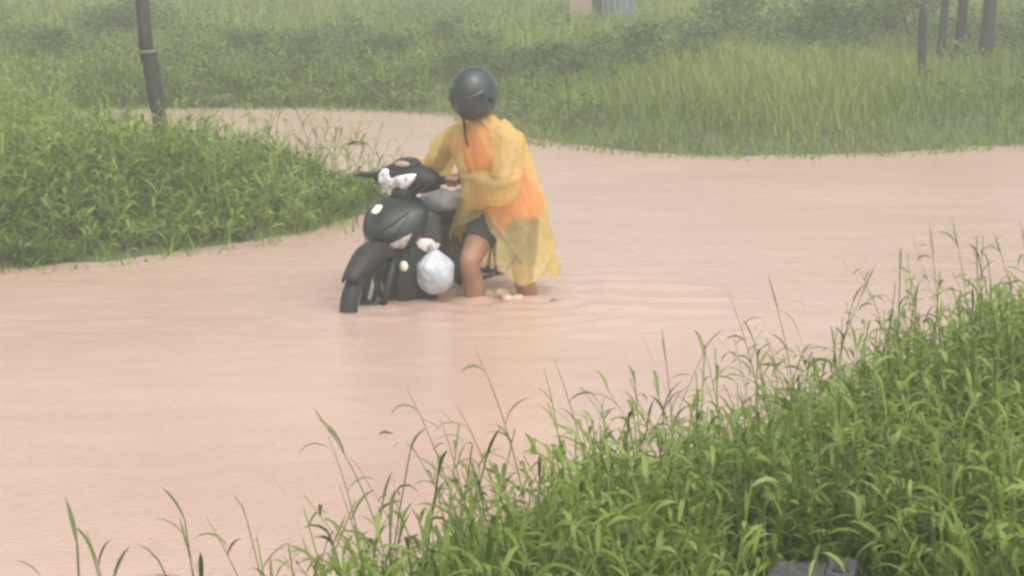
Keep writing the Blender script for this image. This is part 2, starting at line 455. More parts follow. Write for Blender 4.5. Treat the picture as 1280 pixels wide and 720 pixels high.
def near_grass():
    parts = []
    P = np.concatenate([scatter(6200, -2.2, 4.5, 4.2, 11.5, 0.02), scatter(1700, -2.2, 4.5, 4.2, 11.5, 0.02, 0.8)])
    P = P[~((np.abs(P[:, 0] - 0.71) < 0.26) & (P[:, 1] > 3.6) & (P[:, 1] < 5.25))]
    d = shore_dist(P[:, 0], P[:, 1])
    N = len(P)
    tn = np.clip(0.22 + 0.62 * fbm(P[:, 0] * 1.6, P[:, 1] * 1.6, 5) + rng.normal(0, 0.10, N), 0, 1)
    H = rng.uniform(0.42, 0.74, N) * (0.62 + 0.38 * sm(0.0, 0.5, d)) * (0.8 + 0.4 * fbm(P[:, 0] * 1.1, P[:, 1] * 1.1, 6))
    parts += leafy_stems(P, H, rng.uniform(0.02, 0.32, N), rng.uniform(0, 2 * PI, N), rng.uniform(0.0, 0.6, N), 13, 0.06, 0.15, 0.007, 0.016, tn, seg=4, t0=0.10)
    # taller loose sprigs along the waterside
    P = scatter(780, -2.2, 4.5, 4.2, 11.5, -0.10, 0.7); N = len(P)
    tn = np.clip(rng.normal(0.5, 0.14, N), 0, 1)
    parts += leafy_stems(P, (0.36 + 0.52 * rng.random(N) ** 1.5) * (0.72 + 0.56 * fbm(P[:, 0] * 2, P[:, 1] * 2, 44)), rng.uniform(0.0, 0.3, N), rng.uniform(0, 2 * PI, N), rng.uniform(0.0, 0.9, N), 6, 0.08, 0.18, 0.007, 0.013, tn, seg=4, t0=0.3, stemw=0.004, droop=(0.8, 2.8))
    # low blades that close the ground
    P = scatter(13000, -2.2, 4.5, 4.2, 13.0, -0.03)
    P = P[~((np.abs(P[:, 0] - 0.71) < 0.26) & (P[:, 1] > 3.6) & (P[:, 1] < 5.25))]
    N = len(P)
    tn = np.clip(0.25 + 0.5 * fbm(P[:, 0] * 1.6, P[:, 1] * 1.6, 5) + rng.normal(0, 0.10, N), 0, 1)
    V, T, t, _ = blades(P, rng.uniform(0, 2 * PI, N), rng.uniform(0.2, 0.42, N), rng.uniform(0.006, 0.012, N), rng.uniform(0.05, 0.6, N), rng.uniform(0.2, 1.3, N), 4, tn, 'blade')
    parts.append((V, T, t))
    # thin seed-bearing stems that stand above the rest along the waterside
    P = scatter(210, -2.2, 4.5, 4.2, 11.5, -0.15, 0.45); N = len(P)
    az = rng.uniform(0, 2 * PI, N); H = 0.45 + 0.42 * rng.random(N) ** 1.4
    tn = np.clip(rng.normal(0.25, 0.15, N), 0, 1)
    V, T, t, C = blades(P, az, H, np.full(N, 0.0055), rng.uniform(0.0, 0.2, N), rng.uniform(0.0, 0.5, N), 6, tn, 'stem')
    sp = [(V, T, t)]
    V, T, t, _ = blades(C[:, -1], az, rng.uniform(0.07, 0.14, N), rng.uniform(0.008, 0.012, N), rng.uniform(0.1, 0.5, N), rng.uniform(0.2, 1.6, N), 4, np.clip(tn * 0.5, 0, 1), 'leaf')
    sp.append((V, T, t))
    for q in (3, 4, 5):
        V, T, t, _ = blades(C[:, q], az + rng.normal(PI * q, 0.7, N), rng.uniform(0.07, 0.16, N), rng.uniform(0.007, 0.011, N), rng.uniform(0.2, 0.7, N), rng.uniform(0.8, 2.8, N), 5, tn, 'leaf', rng.normal(0, 0.5, N))
        sp.append((V, T, t))
    V, T, t = merge(sp)
    tag(link('seeding_grass', tri_mesh('seeding_grass', V, T, t), M_stalk), 'thin seeding grass stems rising along the waterside of the near bank', 'grass', kind='stuff')
    # a few dry straw-coloured blades and stems among the green
    P = scatter(420, -2.2, 4.5, 4.2, 11.5, 0.0); N = len(P)
    Vd, Td, td, _ = blades(P, rng.uniform(0, 2 * PI, N), rng.uniform(0.3, 0.75, N), rng.uniform(0.004, 0.009, N), rng.uniform(0.02, 0.4, N), rng.uniform(0.1, 1.2, N), 4, np.clip(rng.normal(0.5, 0.25, N), 0, 1), 'blade')
    tag(link('dry_grass', tri_mesh('dry_grass', Vd, Td, td), leaf_mat('straw', (0.10, 0.08, 0.035), (0.24, 0.22, 0.08), (0.36, 0.34, 0.15), rough=0.6, trans=0.3, spec=0.3)), 'dry straw coloured blades scattered through the near bank grass', 'grass', kind='stuff')
    V, T, t = merge(parts)
    tag(link('near_bank_grass', tri_mesh('near_bank_grass', V, T, t), M_near), 'dense bright green leafy grass covering the near bank at lower right', 'grass', kind='stuff')

def left_grass():
    parts = []
    P = scatter(6500, -9, -0.9, 12.0, 24.5, 0.0)
    d = shore_dist(P[:, 0], P[:, 1]); N = len(P)
    tn = np.clip(0.12 + 0.72 * fbm(P[:, 0] * 1.3, P[:, 1] * 0.9, 15) + rng.normal(0, 0.09, N), 0, 1)
    H = rng.uniform(0.24, 0.46, N) * (0.40 + 0.60 * sm(0.0, 1.0, d)) * (0.35 + 1.3 * fbm(P[:, 0] * 1.6, P[:, 1] * 1.2, 16))
    parts += leafy_stems(P, H, rng.uniform(0.02, 0.4, N), rng.uniform(0, 2 * PI, N), rng.uniform(0.0, 0.8, N), 9, 0.08, 0.18, 0.012, 0.026, tn, seg=3, t0=0.08)
    P = scatter(1100, -9, -0.9, 12.0, 24.5, -0.12, 3.5); N = len(P)
    tn = np.clip(rng.normal(0.6, 0.15, N), 0, 1)
    parts += leafy_stems(P, rng.uniform(0.35, 0.75, N) * (0.6 + 0.7 * fbm(P[:, 0] * 2, P[:, 1] * 2, 45)), rng.uniform(0.0, 0.35, N), rng.uniform(0, 2 * PI, N), rng.uniform(0.0, 1.0, N), 5, 0.10, 0.24, 0.008, 0.016, tn, seg=4, t0=0.3, stemw=0.006, droop=(0.6, 2.4))
    # half-drowned blades at the water's edge
    P = scatter(900, -9, -0.8, 12.0, 24.5, -0.30, 0.05); P[:, 2] = -0.03; N = len(P)
    V, T, t, _ = blades(P, rng.uniform(0, 2 * PI, N), rng.uniform(0.08, 0.26, N), rng.uniform(0.006, 0.014, N), rng.uniform(0.1, 0.9, N), rng.uniform(0.2, 1.4, N), 3, np.clip(rng.normal(0.4, 0.2, N), 0, 1), 'blade')
    parts.append((V, T, t))
    P = scatter(11000, -9, -0.9, 12.0, 24.5, -0.05)
    N = len(P); d = shore_dist(P[:, 0], P[:, 1])
    tn = np.clip(0.12 + 0.6 * fbm(P[:, 0] * 1.3, P[:, 1] * 0.9, 15) + rng.normal(0, 0.09, N), 0, 1)
    V, T, t, _ = blades(P, rng.uniform(0, 2 * PI, N), rng.uniform(0.16, 0.40, N) * (0.5 + 0.5 * sm(0, 0.8, d)), rng.uniform(0.009, 0.018, N), rng.uniform(0.05, 0.7, N), rng.uniform(0.2, 1.4, N), 3, tn, 'blade')
    parts.append((V, T, t))
    V, T, t = merge(parts)
    tag(link('left_bank_grass', tri_mesh('left_bank_grass', V, T, t), M_left), 'lush green grass and weeds on the left bank beside the flood', 'grass', kind='stuff')

def far_grass():
    parts = []
    for n, y0, y1, wl, wh in ((52000, 18.5, 28, 0.010, 0.022), (36000, 28, 46, 0.018, 0.04), (9000, 46, 80, 0.03, 0.07)):
        P = scatter(n, -24, 24, y0, y1, -0.04, fov=0.27, pad=0.6)
        P = P[~((P[:, 0] < -1.0) & (P[:, 1] < 22.4) & (P[:, 0] > -9))] if y0 < 20 else P
        d = shore_dist(P[:, 0], P[:, 1]); N = len(P)
        f = np.clip((fbm(P[:, 0] * 0.75, P[:, 1] * 0.35, 25, 4) - 0.5) * 1.7 + 0.5, 0, 1)
        strip = np.exp(-((P[:, 1] - (25.5 + 0.1 * P[:, 0])) / 2.2) ** 2) * sm(0.2, 1.5, P[:, 0])
        tn = np.clip(0.28 + 0.52 * f + 0.15 * strip + rng.normal(0, 0.09, N), 0, 1)
        L = rng.uniform(0.16, 0.42, N) * (0.35 + 0.65 * sm(0.0, 1.6, d)) * (0.5 + 1.0 * f)
        V, T, t, _ = blades(P, rng.uniform(0, 2 * PI, N), L, rng.uniform(wl, wh, N), rng.uniform(0.02, 0.5, N), rng.uniform(0.1, 1.3, N), 3, tn, 'blade')
        parts.append((V, T, t))
    P = scatter(1500, -3, 9, 18, 25, -0.35, 0.05); P[:, 2] = -0.03; N = len(P)
    V, T, t, _ = blades(P, rng.uniform(0, 2 * PI, N), rng.uniform(0.06, 0.24, N), rng.uniform(0.008, 0.018, N), rng.uniform(0.1, 0.9, N), rng.uniform(0.2, 1.4, N), 3, np.clip(rng.normal(0.4, 0.2, N), 0, 1), 'blade')
    parts.append((V, T, t))
    V, T, t = merge(parts)
    tag(link('far_bank_grass', tri_mesh('far_bank_grass', V, T, t), M_far), 'pale hazy grass covering the far bank behind the flood', 'grass', kind='stuff')

near_grass(); left_grass(); far_grass()

def leaf_cloud(centres, radii, per, lw, seed):
    """leaf-sized faces spread through clumps"""
    g = np.random.default_rng(seed)
    Vs, Ts, ts, o = [], [], [], 0
    for c, r in zip(centres, radii):
        n = per
        d = g.normal(0, 1, (n, 3)); d /= np.linalg.norm(d, axis=1)[:, None]
        P = c + d * (g.random(n) ** 0.45)[:, None] * np.asarray(r)
        u = g.normal(0, 1, (n, 3)); u[:, 2] *= 0.5; u /= np.linalg.norm(u, axis=1)[:, None]
        w = np.cross(u, g.normal(0, 1, (n, 3))); w /= np.linalg.norm(w, axis=1)[:, None]
        L = g.uniform(0.7, 1.3, n)[:, None] * lw
        a = P - u * L; b = P + w * L * 0.38; c2 = P + u * L; e = P - w * L * 0.38
        V = np.stack([a, b, c2, e], 1).reshape(-1, 3)
        k = np.arange(n)[:, None] * 4 + o
        Ts.append(np.concatenate([k + np.array([[0, 1, 2]]), k + np.array([[0, 2, 3]])])); Vs.append(V)
        ts.append(np.repeat(np.clip(g.normal(0.45, 0.16, n) + g.normal(0, 0.10), 0, 1), 4)); o += 4 * n
    return np.concatenate(Vs), np.concatenate(Ts), np.concatenate(ts)

def bush_mesh(seed):
    g = np.random.default_rng(seed)
    n = 26
    th = g.uniform(0, 2 * PI, n); r = g.uniform(0.0, 0.62, n) ** 0.8
    z = g.uniform(0.18, 0.85, n) * (1.05 - 0.7 * r)
    cs = np.stack([r * np.cos(th), r * np.sin(th), z], -1)
    rs = np.stack([g.uniform(0.16, 0.27, n)] * 2 + [g.uniform(0.14, 0.26, n)], -1)
    return tri_mesh('foliage', *leaf_cloud(cs, rs, 95, 0.036, seed))

M_bark = mat('grey_bark', (0.032, 0.028, 0.023), 0.9, 0.4, 12, 0.8, 30)
BUSH = [bush_mesh(s) for s in (3, 4, 5)]
for b in BUSH: b.materials.append(M_bush)
stem_bm = bmesh.new()
for k in range(5):
    a = k * 1.3
    tube(stem_bm, [(0.02 * math.cos(a), 0.02 * math.sin(a), -0.15), (0.12 * math.cos(a), 0.12 * math.sin(a), 0.3), (0.3 * math.cos(a + .3), 0.3 * math.sin(a + .3), 0.62)], [0.02, 0.014, 0.006], 6)
STEMS = mesh_bm(stem_bm, 'stems'); STEMS.materials.append(M_bark)
# x, y, size, height factor
bushes = [(-6.6, 28.0, 1.0, 0.6), (-5.6, 26.0, 0.8, 0.8), (-5.2, 30.0, 1.2, 0.6), (-3.6, 24.9, 0.75, 0.7), (-3.0, 25.8, 0.9, 0.7), (-2.35, 24.7, 0.8, 0.75), (-1.9, 25.6, 1.0, 0.7), (-1.25, 24.9, 0.85, 0.75), (-0.75, 26.3, 1.05, 0.6), (-0.2, 24.6, 0.8, 0.8), (0.3, 24.2, 0.85, 0.75), (0.75, 23.6, 0.7, 0.7),
          (1.0, 24.6, 0.95, 0.65), (1.55, 25.0, 1.0, 0.75), (2.0, 24.3, 0.75, 0.8), (2.5, 25.8, 1.05, 0.75), (3.0, 27.4, 1.15, 0.85), (3.7, 26.6, 0.95, 0.8), (4.3, 28.6, 1.2, 0.85), (5.3, 28.8, 1.25, 0.75), (6.2, 26.6, 1.0, 0.8), (5.9, 24.0, 0.5, 0.5), (4.72, 24.6, 0.45, 0.5)]
ORD = ['leftmost', 'second from the left', 'third from the left', 'fourth from the left', 'fifth from the left', 'sixth from the left', 'seventh from the left', 'eighth from the left', 'ninth from the left',
       'tenth from the left', 'eleventh from the left', 'twelfth from the left', 'thirteenth from the left', 'fourteenth from the left', 'fifteenth from the left', 'sixteenth from the left', 'seventeenth from the left',
       'eighteenth from the left', 'nineteenth from the left', 'twentieth from the left', 'twenty-first from the left', 'twenty-second from the left', 'twenty-third from the left', 'twenty-fourth from the left',
       'twenty-fifth from the left', 'twenty-sixth from the left', 'twenty-seventh from the left', 'twenty-eighth from the left']
bushes.sort(key=lambda b: b[0] / b[1])
for i, (x, y, s, hz) in enumerate(bushes):
    look = 'small' if s < 0.9 else 'wide low' if hz < 0.8 else 'dark rounded'
    t = thing('bush', f'{look} hazy bush on the far bank, {ORD[i]}', 'bush', (x, y, float(height(x, y)) - 0.03), random.uniform(0, 6), 'bushes on the far bank')
    t.scale = (s, s, s * hz)
    link('foliage', BUSH[i % 3], None, t, smooth=False); link('stems', STEMS, None, t)

def far_weeds():
    P = scatter(300, -12, 12, 19.0, 40, 0.1, fov=0.27, pad=0.5)
    P = P[~((P[:, 0] < -1.0) & (P[:, 1] < 22.6))]
    n = fbm(P[:, 0] * 0.75, P[:, 1] * 0.35, 25, 4)
    k = n < 0.56
    P = P[k]; g = np.random.default_rng(8)
    r = g.uniform(0.16, 0.42, len(P))
    cs = P + np.stack([np.zeros(len(P)), np.zeros(len(P)), r * 0.5], -1)
    V, T, t = leaf_cloud(cs, np.stack([r * 1.3, r * 1.3, r * 0.8], -1), 130, 0.036, 8)
    tag(link('far_bank_weeds', tri_mesh('far_bank_weeds', V, T, t), M_weed, smooth=False), 'low leafy weeds scattered through the far bank grass', 'weeds', kind='stuff')
M_weed = leaf_mat('weed_leaf', (0.045, 0.085, 0.016), (0.115, 0.175, 0.032), (0.21, 0.27, 0.06), rough=0.6, trans=0.3, spec=0.25)
far_weeds()

# ------------------------------------------------------------------ grass stalks that stand out against the water
def stalk(tipx, base, h, az, lean, curl, nleaf, seed_head, label, group):
    g = np.random.default_rng(int(abs(base[0] * 977 + base[1] * 131 + h * 57) * 10) + 1)
    t = thing('grass_stalk', label, 'grass stalk', base, 0, group)
    one = lambda v: np.array([v], float)
    C = paths(np.zeros((1, 3)), one(az), one(h), one(lean), one(curl), 8)[0]
    bm = bmesh.new(); tube(bm, [tuple(p) for p in C], [0.0034 - 0.0024 * k / 8 for k in range(9)], 5)
    me = mesh_bm(bm); a = me.attributes.new('tint', 'FLOAT', 'POINT'); a.data.foreach_set('value', np.full(len(me.vertices), 0.45, np.float32))
    link('stem', me, M_stalk, t)
    for k in range(nleaf):
        f = (0.30 + 0.68 * (k + g.random() * 0.5) / nleaf) * 8
        i = min(int(f), 7); B = C[i] * (1 - (f - i)) + C[i + 1] * (f - i)
        V, T, tt, _ = blades(B[None], one(az + PI * (k % 2) + g.normal(0, 0.5)), one(g.uniform(0.09, 0.17)), one(g.uniform(0.008, 0.014)), one(g.uniform(0.15, 0.7)), one(g.uniform(0.9, 2.9)), 6, one(g.uniform(0.2, 0.6)), 'leaf', one(g.normal(0, 0.5)))
        link('leaf', tri_mesh('leaf', V, T, tt), M_stalk, t)
    if seed_head:
        bm = bmesh.new()
        p0 = Vector(C[7]); p1 = Vector(C[8])
        d = (p1 - p0)
        tube(bm, [p0, p0 + d * 0.3, p0 + d * 0.75, p1 + d * 0.1], [0.0015, 0.0036, 0.003, 0.001], 6)
        link('seed_head', mesh_bm(bm), M_seed, t)

def ground_pt(px, py):
    """the water-level point a photograph pixel looks at"""
    ang = PITCH + math.atan((py - 360) / F_PX)
    D = CAM_Z / math.tan(ang)
    return (px - 640) / F_PX * (D * math.cos(PITCH) + CAM_Z * math.sin(PITCH)), D

# tip pixel, base pixel in the photograph give place, height and lean once; the stalk itself stands in the place
def stalks(spec, group, where):
    spec = sorted(spec, key=lambda s: s[0])
    for i, (tx, ty, bx, by, nl, sd) in enumerate(spec):
        x, D = ground_pt(bx, by)
        z0 = max(float(height(x, D)), -0.02)
        slant = math.hypot(D, CAM_Z)
        up = (by - ty) * slant / F_PX
        sx = (tx - bx) * slant / F_PX
        lean = math.atan2(abs(sx) * 0.7, up) + random.uniform(0.0, 0.10); az = (0.0 if sx >= 0 else PI) + random.uniform(-0.3, 0.3)
        h = math.hypot(up, sx) * 1.03
        look = ('tall ' if h > 0.62 else 'short ' if h < 0.4 else '') + ('bent ' if abs(sx) / up > 0.35 else 'upright ' if abs(sx) / up < 0.12 else 'leaning ')
        what = 'grass stalk with seed head' if sd else 'leafy grass stalk' if nl > 2 else 'thin grass stalk'
        stalk(tx, (x, D, z0 - 0.03), h + 0.03 - z0, az, lean * 0.5, lean * 0.9 + random.uniform(0.05, 0.55), nl + random.choice((0, 1, 2)), sd, f'{look}{what}, {ORD[i]} {where}', group)

stalks([(120, 668, 165, 900, 3, 0), (256, 650, 268, 900, 2, 1), (310, 640, 345, 900, 4, 0), (388, 640, 372, 900, 2, 1), (395, 690, 420, 900, 3, 0), (452, 545, 468, 830, 4, 0), (535, 485, 600, 790, 4, 0), (495, 500, 500, 810, 3, 1),
        (556, 575, 570, 800, 3, 0), (590, 520, 602, 790, 3, 0), (640, 500, 645, 780, 3, 0), (662, 430, 672, 760, 3, 0), (706, 460, 716, 750, 3, 0), (741, 445, 752, 730, 3, 0), (800, 470, 810, 710, 3, 0),
        (834, 420, 850, 700, 4, 1), (905, 430, 912, 680, 3, 0), (946, 362, 965, 660, 4, 0), (1000, 345, 1005, 640, 3, 1), (1030, 330, 1010, 635, 3, 1), (1142, 335, 1150, 590, 4, 0), (1168, 285, 1175, 580, 2, 1),
        (1207, 280, 1215, 530, 3, 1), (1262, 310, 1262, 520, 4, 1), (1275, 290, 1278, 515, 3, 1), (440, 610, 480, 850, 4, 0)], 'grass stalks standing out along the near bank', 'along the near bank')
stalks([(160, 142, 168, 215, 2, 1), (176, 148, 182, 215, 2, 0), (225, 140, 232, 225, 2, 1), (250, 138, 248, 232, 2, 1), (296, 156, 298, 240, 2, 1), (318, 168, 312, 248, 3, 0), (342, 178, 330, 250, 2, 1), (356, 190, 346, 255, 2, 0), (375, 186, 366, 258, 2, 1)],
       'grass stalks standing out along the left bank', 'on the left bank')

# ------------------------------------------------------------------ posts, trees, house
M_wood = mat('weathered_wood', (0.022, 0.024, 0.020), 0.85, 0.35, 6, 0.8, 24)
M_wood_pale = mat('split_wood_pale', (0.14, 0.12, 0.10), 0.8, 0.3, 8, 0.5, 30)

def left_pole():
    x, y = -2.62, 16.2
    t = thing('wooden_pole', 'leaning wooden pole rising out of grass on left bank', 'pole', (x, y, 0.05))
    k = 1 / 165.0
    bm = bmesh.new()
    rings = []
    prof = [(0.0, 0.06, 0.050), (0.5, 0.02, 0.050), (0.75, -0.015, 0.056), (0.95, -0.045, 0.060), (1.21, -0.080, 0.060)]
    for z, dx, r in prof:
        rings.append([(dx + r * math.cos(a) * (1 + 0.10 * math.sin(3 * a + z)), r * math.sin(a), z - 0.15 + (0.02 * math.sin(a * 2 + 1) if z > 1.1 else 0)) for a in [2 * PI * i / 14 for i in range(14)]])
    loft(bm, rings)
    bez(link('lower_trunk', mesh_bm(bm), mat('lower_pole_wood', (0.026, 0.028, 0.023), 0.85, 0.35, 7, 0.9, 26), t), 0.006)
    bm = bmesh.new(); rings = []
    for z, dx, r in [(1.12, -0.082, 0.050), (1.4, -0.10, 0.052), (1.9, -0.115, 0.053), (2.6, -0.14, 0.050), (3.2, -0.16, 0.048)]:
        rings.append([(dx + r * math.cos(a), r * math.sin(a), z - 0.15) for a in [2 * PI * i / 14 for i in range(14)]])
    loft(bm, rings)
    link('upper_pole', mesh_bm(bm), mat('upper_pole_wood', (0.055, 0.045, 0.040), 0.85, 0.3, 7, 0.7, 26), t)
    bm = bmesh.new()
    tube(bm, [(-0.078, 0, 1.035), (-0.080, 0, 1.065)], [0.065, 0.063], 14)
    link('splice_band', mesh_bm(bm), M_wood_pale, t)
left_pole()

def far_post():
    x, y = 4.2, 22.4
    t = thing('fence_post', 'short dark wooden post in far bank grass left of tree trunks', 'post', (x, y, float(height(x, y)) - 0.1))
    bm = bmesh.new()
    loft(bm, [[(0.045 * math.cos(a) * f + dx, 0.045 * math.sin(a) * f, z) for a in [2 * PI * i / 10 for i in range(10)]] for z, f, dx in ((0, 1.05, 0), (0.5, 1.0, 0.004), (0.85, 0.97, -0.004), (0.97, 0.9, 0), (1.0, 0.5, 0))])
    link('shaft', mesh_bm(bm), M_wood, t)
    bm = bmesh.new(); tube(bm, [(0.05, 0, 0.33), (0.11, -0.02, 0.35)], [0.022, 0.012], 7)
    link('knot', mesh_bm(bm), M_wood, t)
far_post()

def tree(x, y, r, lean, h, label, seed, fork=False):
    t = thing('tree', label, 'tree', (x, y, float(height(x, y)) - 0.1), 0, 'trees on the far bank at right')
    bm = bmesh.new()
    pts = [(lean * z * 0.6 + 0.03 * math.sin(z * 2 + seed), 0.02 * math.cos(z * 1.7 + seed), z) for z in (0, 0.25, 0.7, 1.2, 1.8, 2.5, h * 0.75)]
    tube(bm, pts, [r * 1.35, r * 1.1, r, r * 0.92, r * 0.85, r * 0.7, r * 0.4], 10)
    tr = link('trunk', mesh_bm(bm), M_bark, t)
    g = np.random.default_rng(seed)
    bm = bmesh.new(); top = Vector(pts[-1]); cs = []
    for k in range(7):
        a = k * 2.4; q = Vector(pts[-2]).lerp(top, k / 7)
        e = q + Vector((math.cos(a) * 0.7, math.sin(a) * 0.7, 0.55)); cs.append(np.array(e))
        tube(bm, [q, q.lerp(e, 0.5) + Vector((0, 0, 0.06)), e], [r * 0.35, r * 0.2, r * 0.08], 6)
        cs.append(np.array(q.lerp(e, 0.6)) + g.normal(0, 0.15, 3))
    link('limbs', mesh_bm(bm), M_bark, tr)
    cs.append(np.array(top) + np.array([0, 0, 0.4]))
    V, T, tt = leaf_cloud(np.array(cs), g.uniform(0.3, 0.5, (len(cs), 3)), 110, 0.06, seed)
    link('crown', tri_mesh('crown', V, T, tt), M_bush, t, smooth=False)
tree(4.98, 25.3, 0.045, 0.03, 3.9, 'thin leftmost tree trunk of three on the far bank', 11)
tree(5.28, 25.8, 0.060, 0.0, 4.3, 'greyish middle tree trunk of three on the far bank', 12)
tree(5.44, 25.3, 0.080, 0.09, 4.2, 'thickest dark tree trunk of three, leaning right on far bank', 13)

def gate():
    x, y = 1.08, 34.0
    t = thing('gate_pillar', 'pinkish masonry gate pillar far behind the bushes, blurred by rain', 'gate', (x, y, float(height(x, y)) - 0.05))
    bm = bmesh.new(); box(bm, (-0.02, 0.2, 0.62), (0.36, 0.4, 1.24)); box(bm, (-0.02, 0.2, 1.28), (0.44, 0.48, 0.08))
    bez(link('pillar', mesh_bm(bm), mat('pink_plaster', (0.30, 0.20, 0.155), 0.9, 0.15, 2, 0.3, 30), t, smooth=False), 0.012)
    bm = bmesh.new(); box(bm, (0.245, 0.18, 0.6), (0.15, 0.15, 1.2)); bez(link('hinge_post', mesh_bm(bm), M_wood, t, smooth=False), 0.01)
    bm = bmesh.new()
    rings = [[(0.33 + 0.024 * k, 0.18 + 0.012 * math.sin(k * 1.57), z) for k in range(22)] for z in (0.12, 0.6, 1.15)]
    loft(bm, rings, cap=False, closed=False)
    solid(link('sheet_panel', mesh_bm(bm), mat('grey_blue_sheet', (0.15, 0.18, 0.21), 0.55, 0.2, 3, 0.2, 20, metal=0.3), t, smooth=False), 0.004)
gate()

def stump():
    # old squared timber, two split halves, at the camera's feet
    x, y = 0.742, 5.16
    t = thing('cut_post', 'dark grey squared timber post with split top in near grass', 'post', (x, y, 0.06))
    t.rotation_euler = (0, 0, math.radians(-12))
    m = mat('grey_old_post', (0.042, 0.043, 0.042), 0.7, 0.4, 10, 0.9, 45, col2=(0.10, 0.10, 0.102))
    for k, (x0, x1, d, zt, sl) in enumerate(((-0.110, 0.030, 0.060, 0.515, 0.05), (0.033, 0.104, 0.066, 0.532, 0.0))):
        bm = bmesh.new(); g = random.Random(k); n = 7
        lo, hi, cap = [], [], []
        per = [(x0 + (x1 - x0) * i / n, -d) for i in range(n)] + [(x1, -d + 2 * d * i / 4) for i in range(4)] + [(x1 - (x1 - x0) * i / n, d) for i in range(n)] + [(x0, d - 2 * d * i / 4) for i in range(4)]
        cx = (x0 + x1) / 2
        rag = [g.uniform(-0.004, 0.004) + sl * (px - x0) for px, py in per]
        rings = [[(px, py, -0.1) for px, py in per], [(px, py, zt - 0.03) for px, py in per], [(px, py, zt - 0.004 + r) for (px, py), r in zip(per, rag)],
                 [(cx + (px - cx) * 0.93, py * 0.93, zt + r) for (px, py), r in zip(per, rag)], [(cx + (px - cx) * 0.45, py * 0.45, zt - 0.006 + r * 0.5) for (px, py), r in zip(per, rag)]]
        loft(bm, rings)
        link('timber', mesh_bm(bm), m, t, smooth=False)
    bm = bmesh.new(); tube(bm, [(0.068, -0.02, 0.525), (0.068, -0.02, 0.5345)], [0.020, 0.018], 10)  # dark disc whose colour stands in for the shade of a hole
    link('hole_disc', mesh_bm(bm), mat('hole_shade', (0.04, 0.035, 0.033), 0.8, 0.4, 30), t)
stump()

def debris():
    x, y = ground_pt(446, 181)
    o = bmesh.new()
    tube(o, [(-0.10, 0, 0.0), (-0.03, 0.01, 0.022), (0.05, -0.01, 0.02), (0.10, 0, 0.004)], [0.008, 0.016, 0.014, 0.006], 7)
    tube(o, [(-0.02, 0, 0.02), (-0.07, 0.03, 0.07)], [0.007, 0.003], 6)
    me = mesh_bm(o); ob = link('floating_branch', me, M_bark); ob.location = (x, y, 0.0)
    tag(ob, 'dark broken branch floating on the water behind the motorbike', 'branch')
debris()
def twig(px, py, L, a, label):
    x, y = ground_pt(px, py)
    bm = bmesh.new()
    tube(bm, [(-L / 2, 0, 0.0), (-L * 0.1, L * 0.08, 0.008), (L / 2, 0, 0.002)], [0.002, 0.004, 0.002], 6)
    ob = link('floating_twig', mesh_bm(bm), M_bark); ob.location = (x, y, 0.0); ob.rotation_euler = (0, 0, a)
    tag(ob, label, 'twig', 'twigs floating on the flood')
twig(395, 186, 0.16, 0.2, 'small dark twig floating left of the broken branch')
twig(692, 376, 0.05, 0.1, 'tiny dark twig on the water right of the rear leg')
twig(482, 542, 0.055, 0.0, 'thin dark twig floating level near the near bank stalks')

# ------------------------------------------------------------------ the motorbike (x forward, y left, z up from the road bed)
YAW = math.radians(30)
FW = Vector((-math.sin(YAW), -math.cos(YAW), 0)); LF = Vector((math.cos(YAW), -math.sin(YAW), 0))
BED = -0.30
bike = thing('motorbike', 'dark underbone motorbike pushed through the brown flood water', 'motorbike', (BIKE_A.x, BIKE_A.y, BED), math.atan2(FW.y, FW.x))
def bw(x, y, z): return BIKE_A + FW * x + LF * y + Vector((0, 0, z + BED))     # bike frame -> place

M_black = mat('black_plastic', (0.015, 0.015, 0.016), 0.45, 0.25, 9, 0.15, 60, spec=0.28)
M_paint = mat('dark_grey_green_paint', (0.015, 0.020, 0.019), 0.34, 0.25, 7, 0.12, 30, spec=0.32, coat=0.08)
M_mud = mat('muddy_black_plastic', (0.020, 0.018, 0.017), 0.5, 0.3, 7, 0.3, 50, spec=0.25, col2=(0.060, 0.045, 0.036), thr=(0.45, 0.8))
M_rubber = mat('tyre_rubber', (0.016, 0.016, 0.015), 0.75, 0.25, 20, 0.4, 80)
M_steel = mat('dull_steel', (0.30, 0.29, 0.28), 0.38, 0.2, 20, metal=0.8)
M_lens = mat('clear_lamp_lens', (0.78, 0.77, 0.78), 0.14, 0.06, 30, 0.25, 55, coat=0.6)
M_lens_tan = mat('smoked_lamp_lens', (0.50, 0.45, 0.42), 0.2, 0.25, 22, 0.25, 45, coat=0.5)
M_cream = mat('cream_reflector', (0.78, 0.74, 0.60), 0.35, 0.1, 20, coat=0.3)
M_meter = mat('meter_glass_brown', (0.36, 0.27, 0.21), 0.12, 0.15, 14, coat=0.6)
M_chrome = mat('chrome_bowl', (0.36, 0.36, 0.39), 0.2, 0.15, 30, metal=0.15)
M_panel = mat('pinkish_white_panel', (0.62, 0.52, 0.50), 0.3, 0.12, 16, coat=0.4)
M_seat = mat('seat_vinyl', (0.035, 0.033, 0.034), 0.55, 0.2, 30, 0.3, 120)

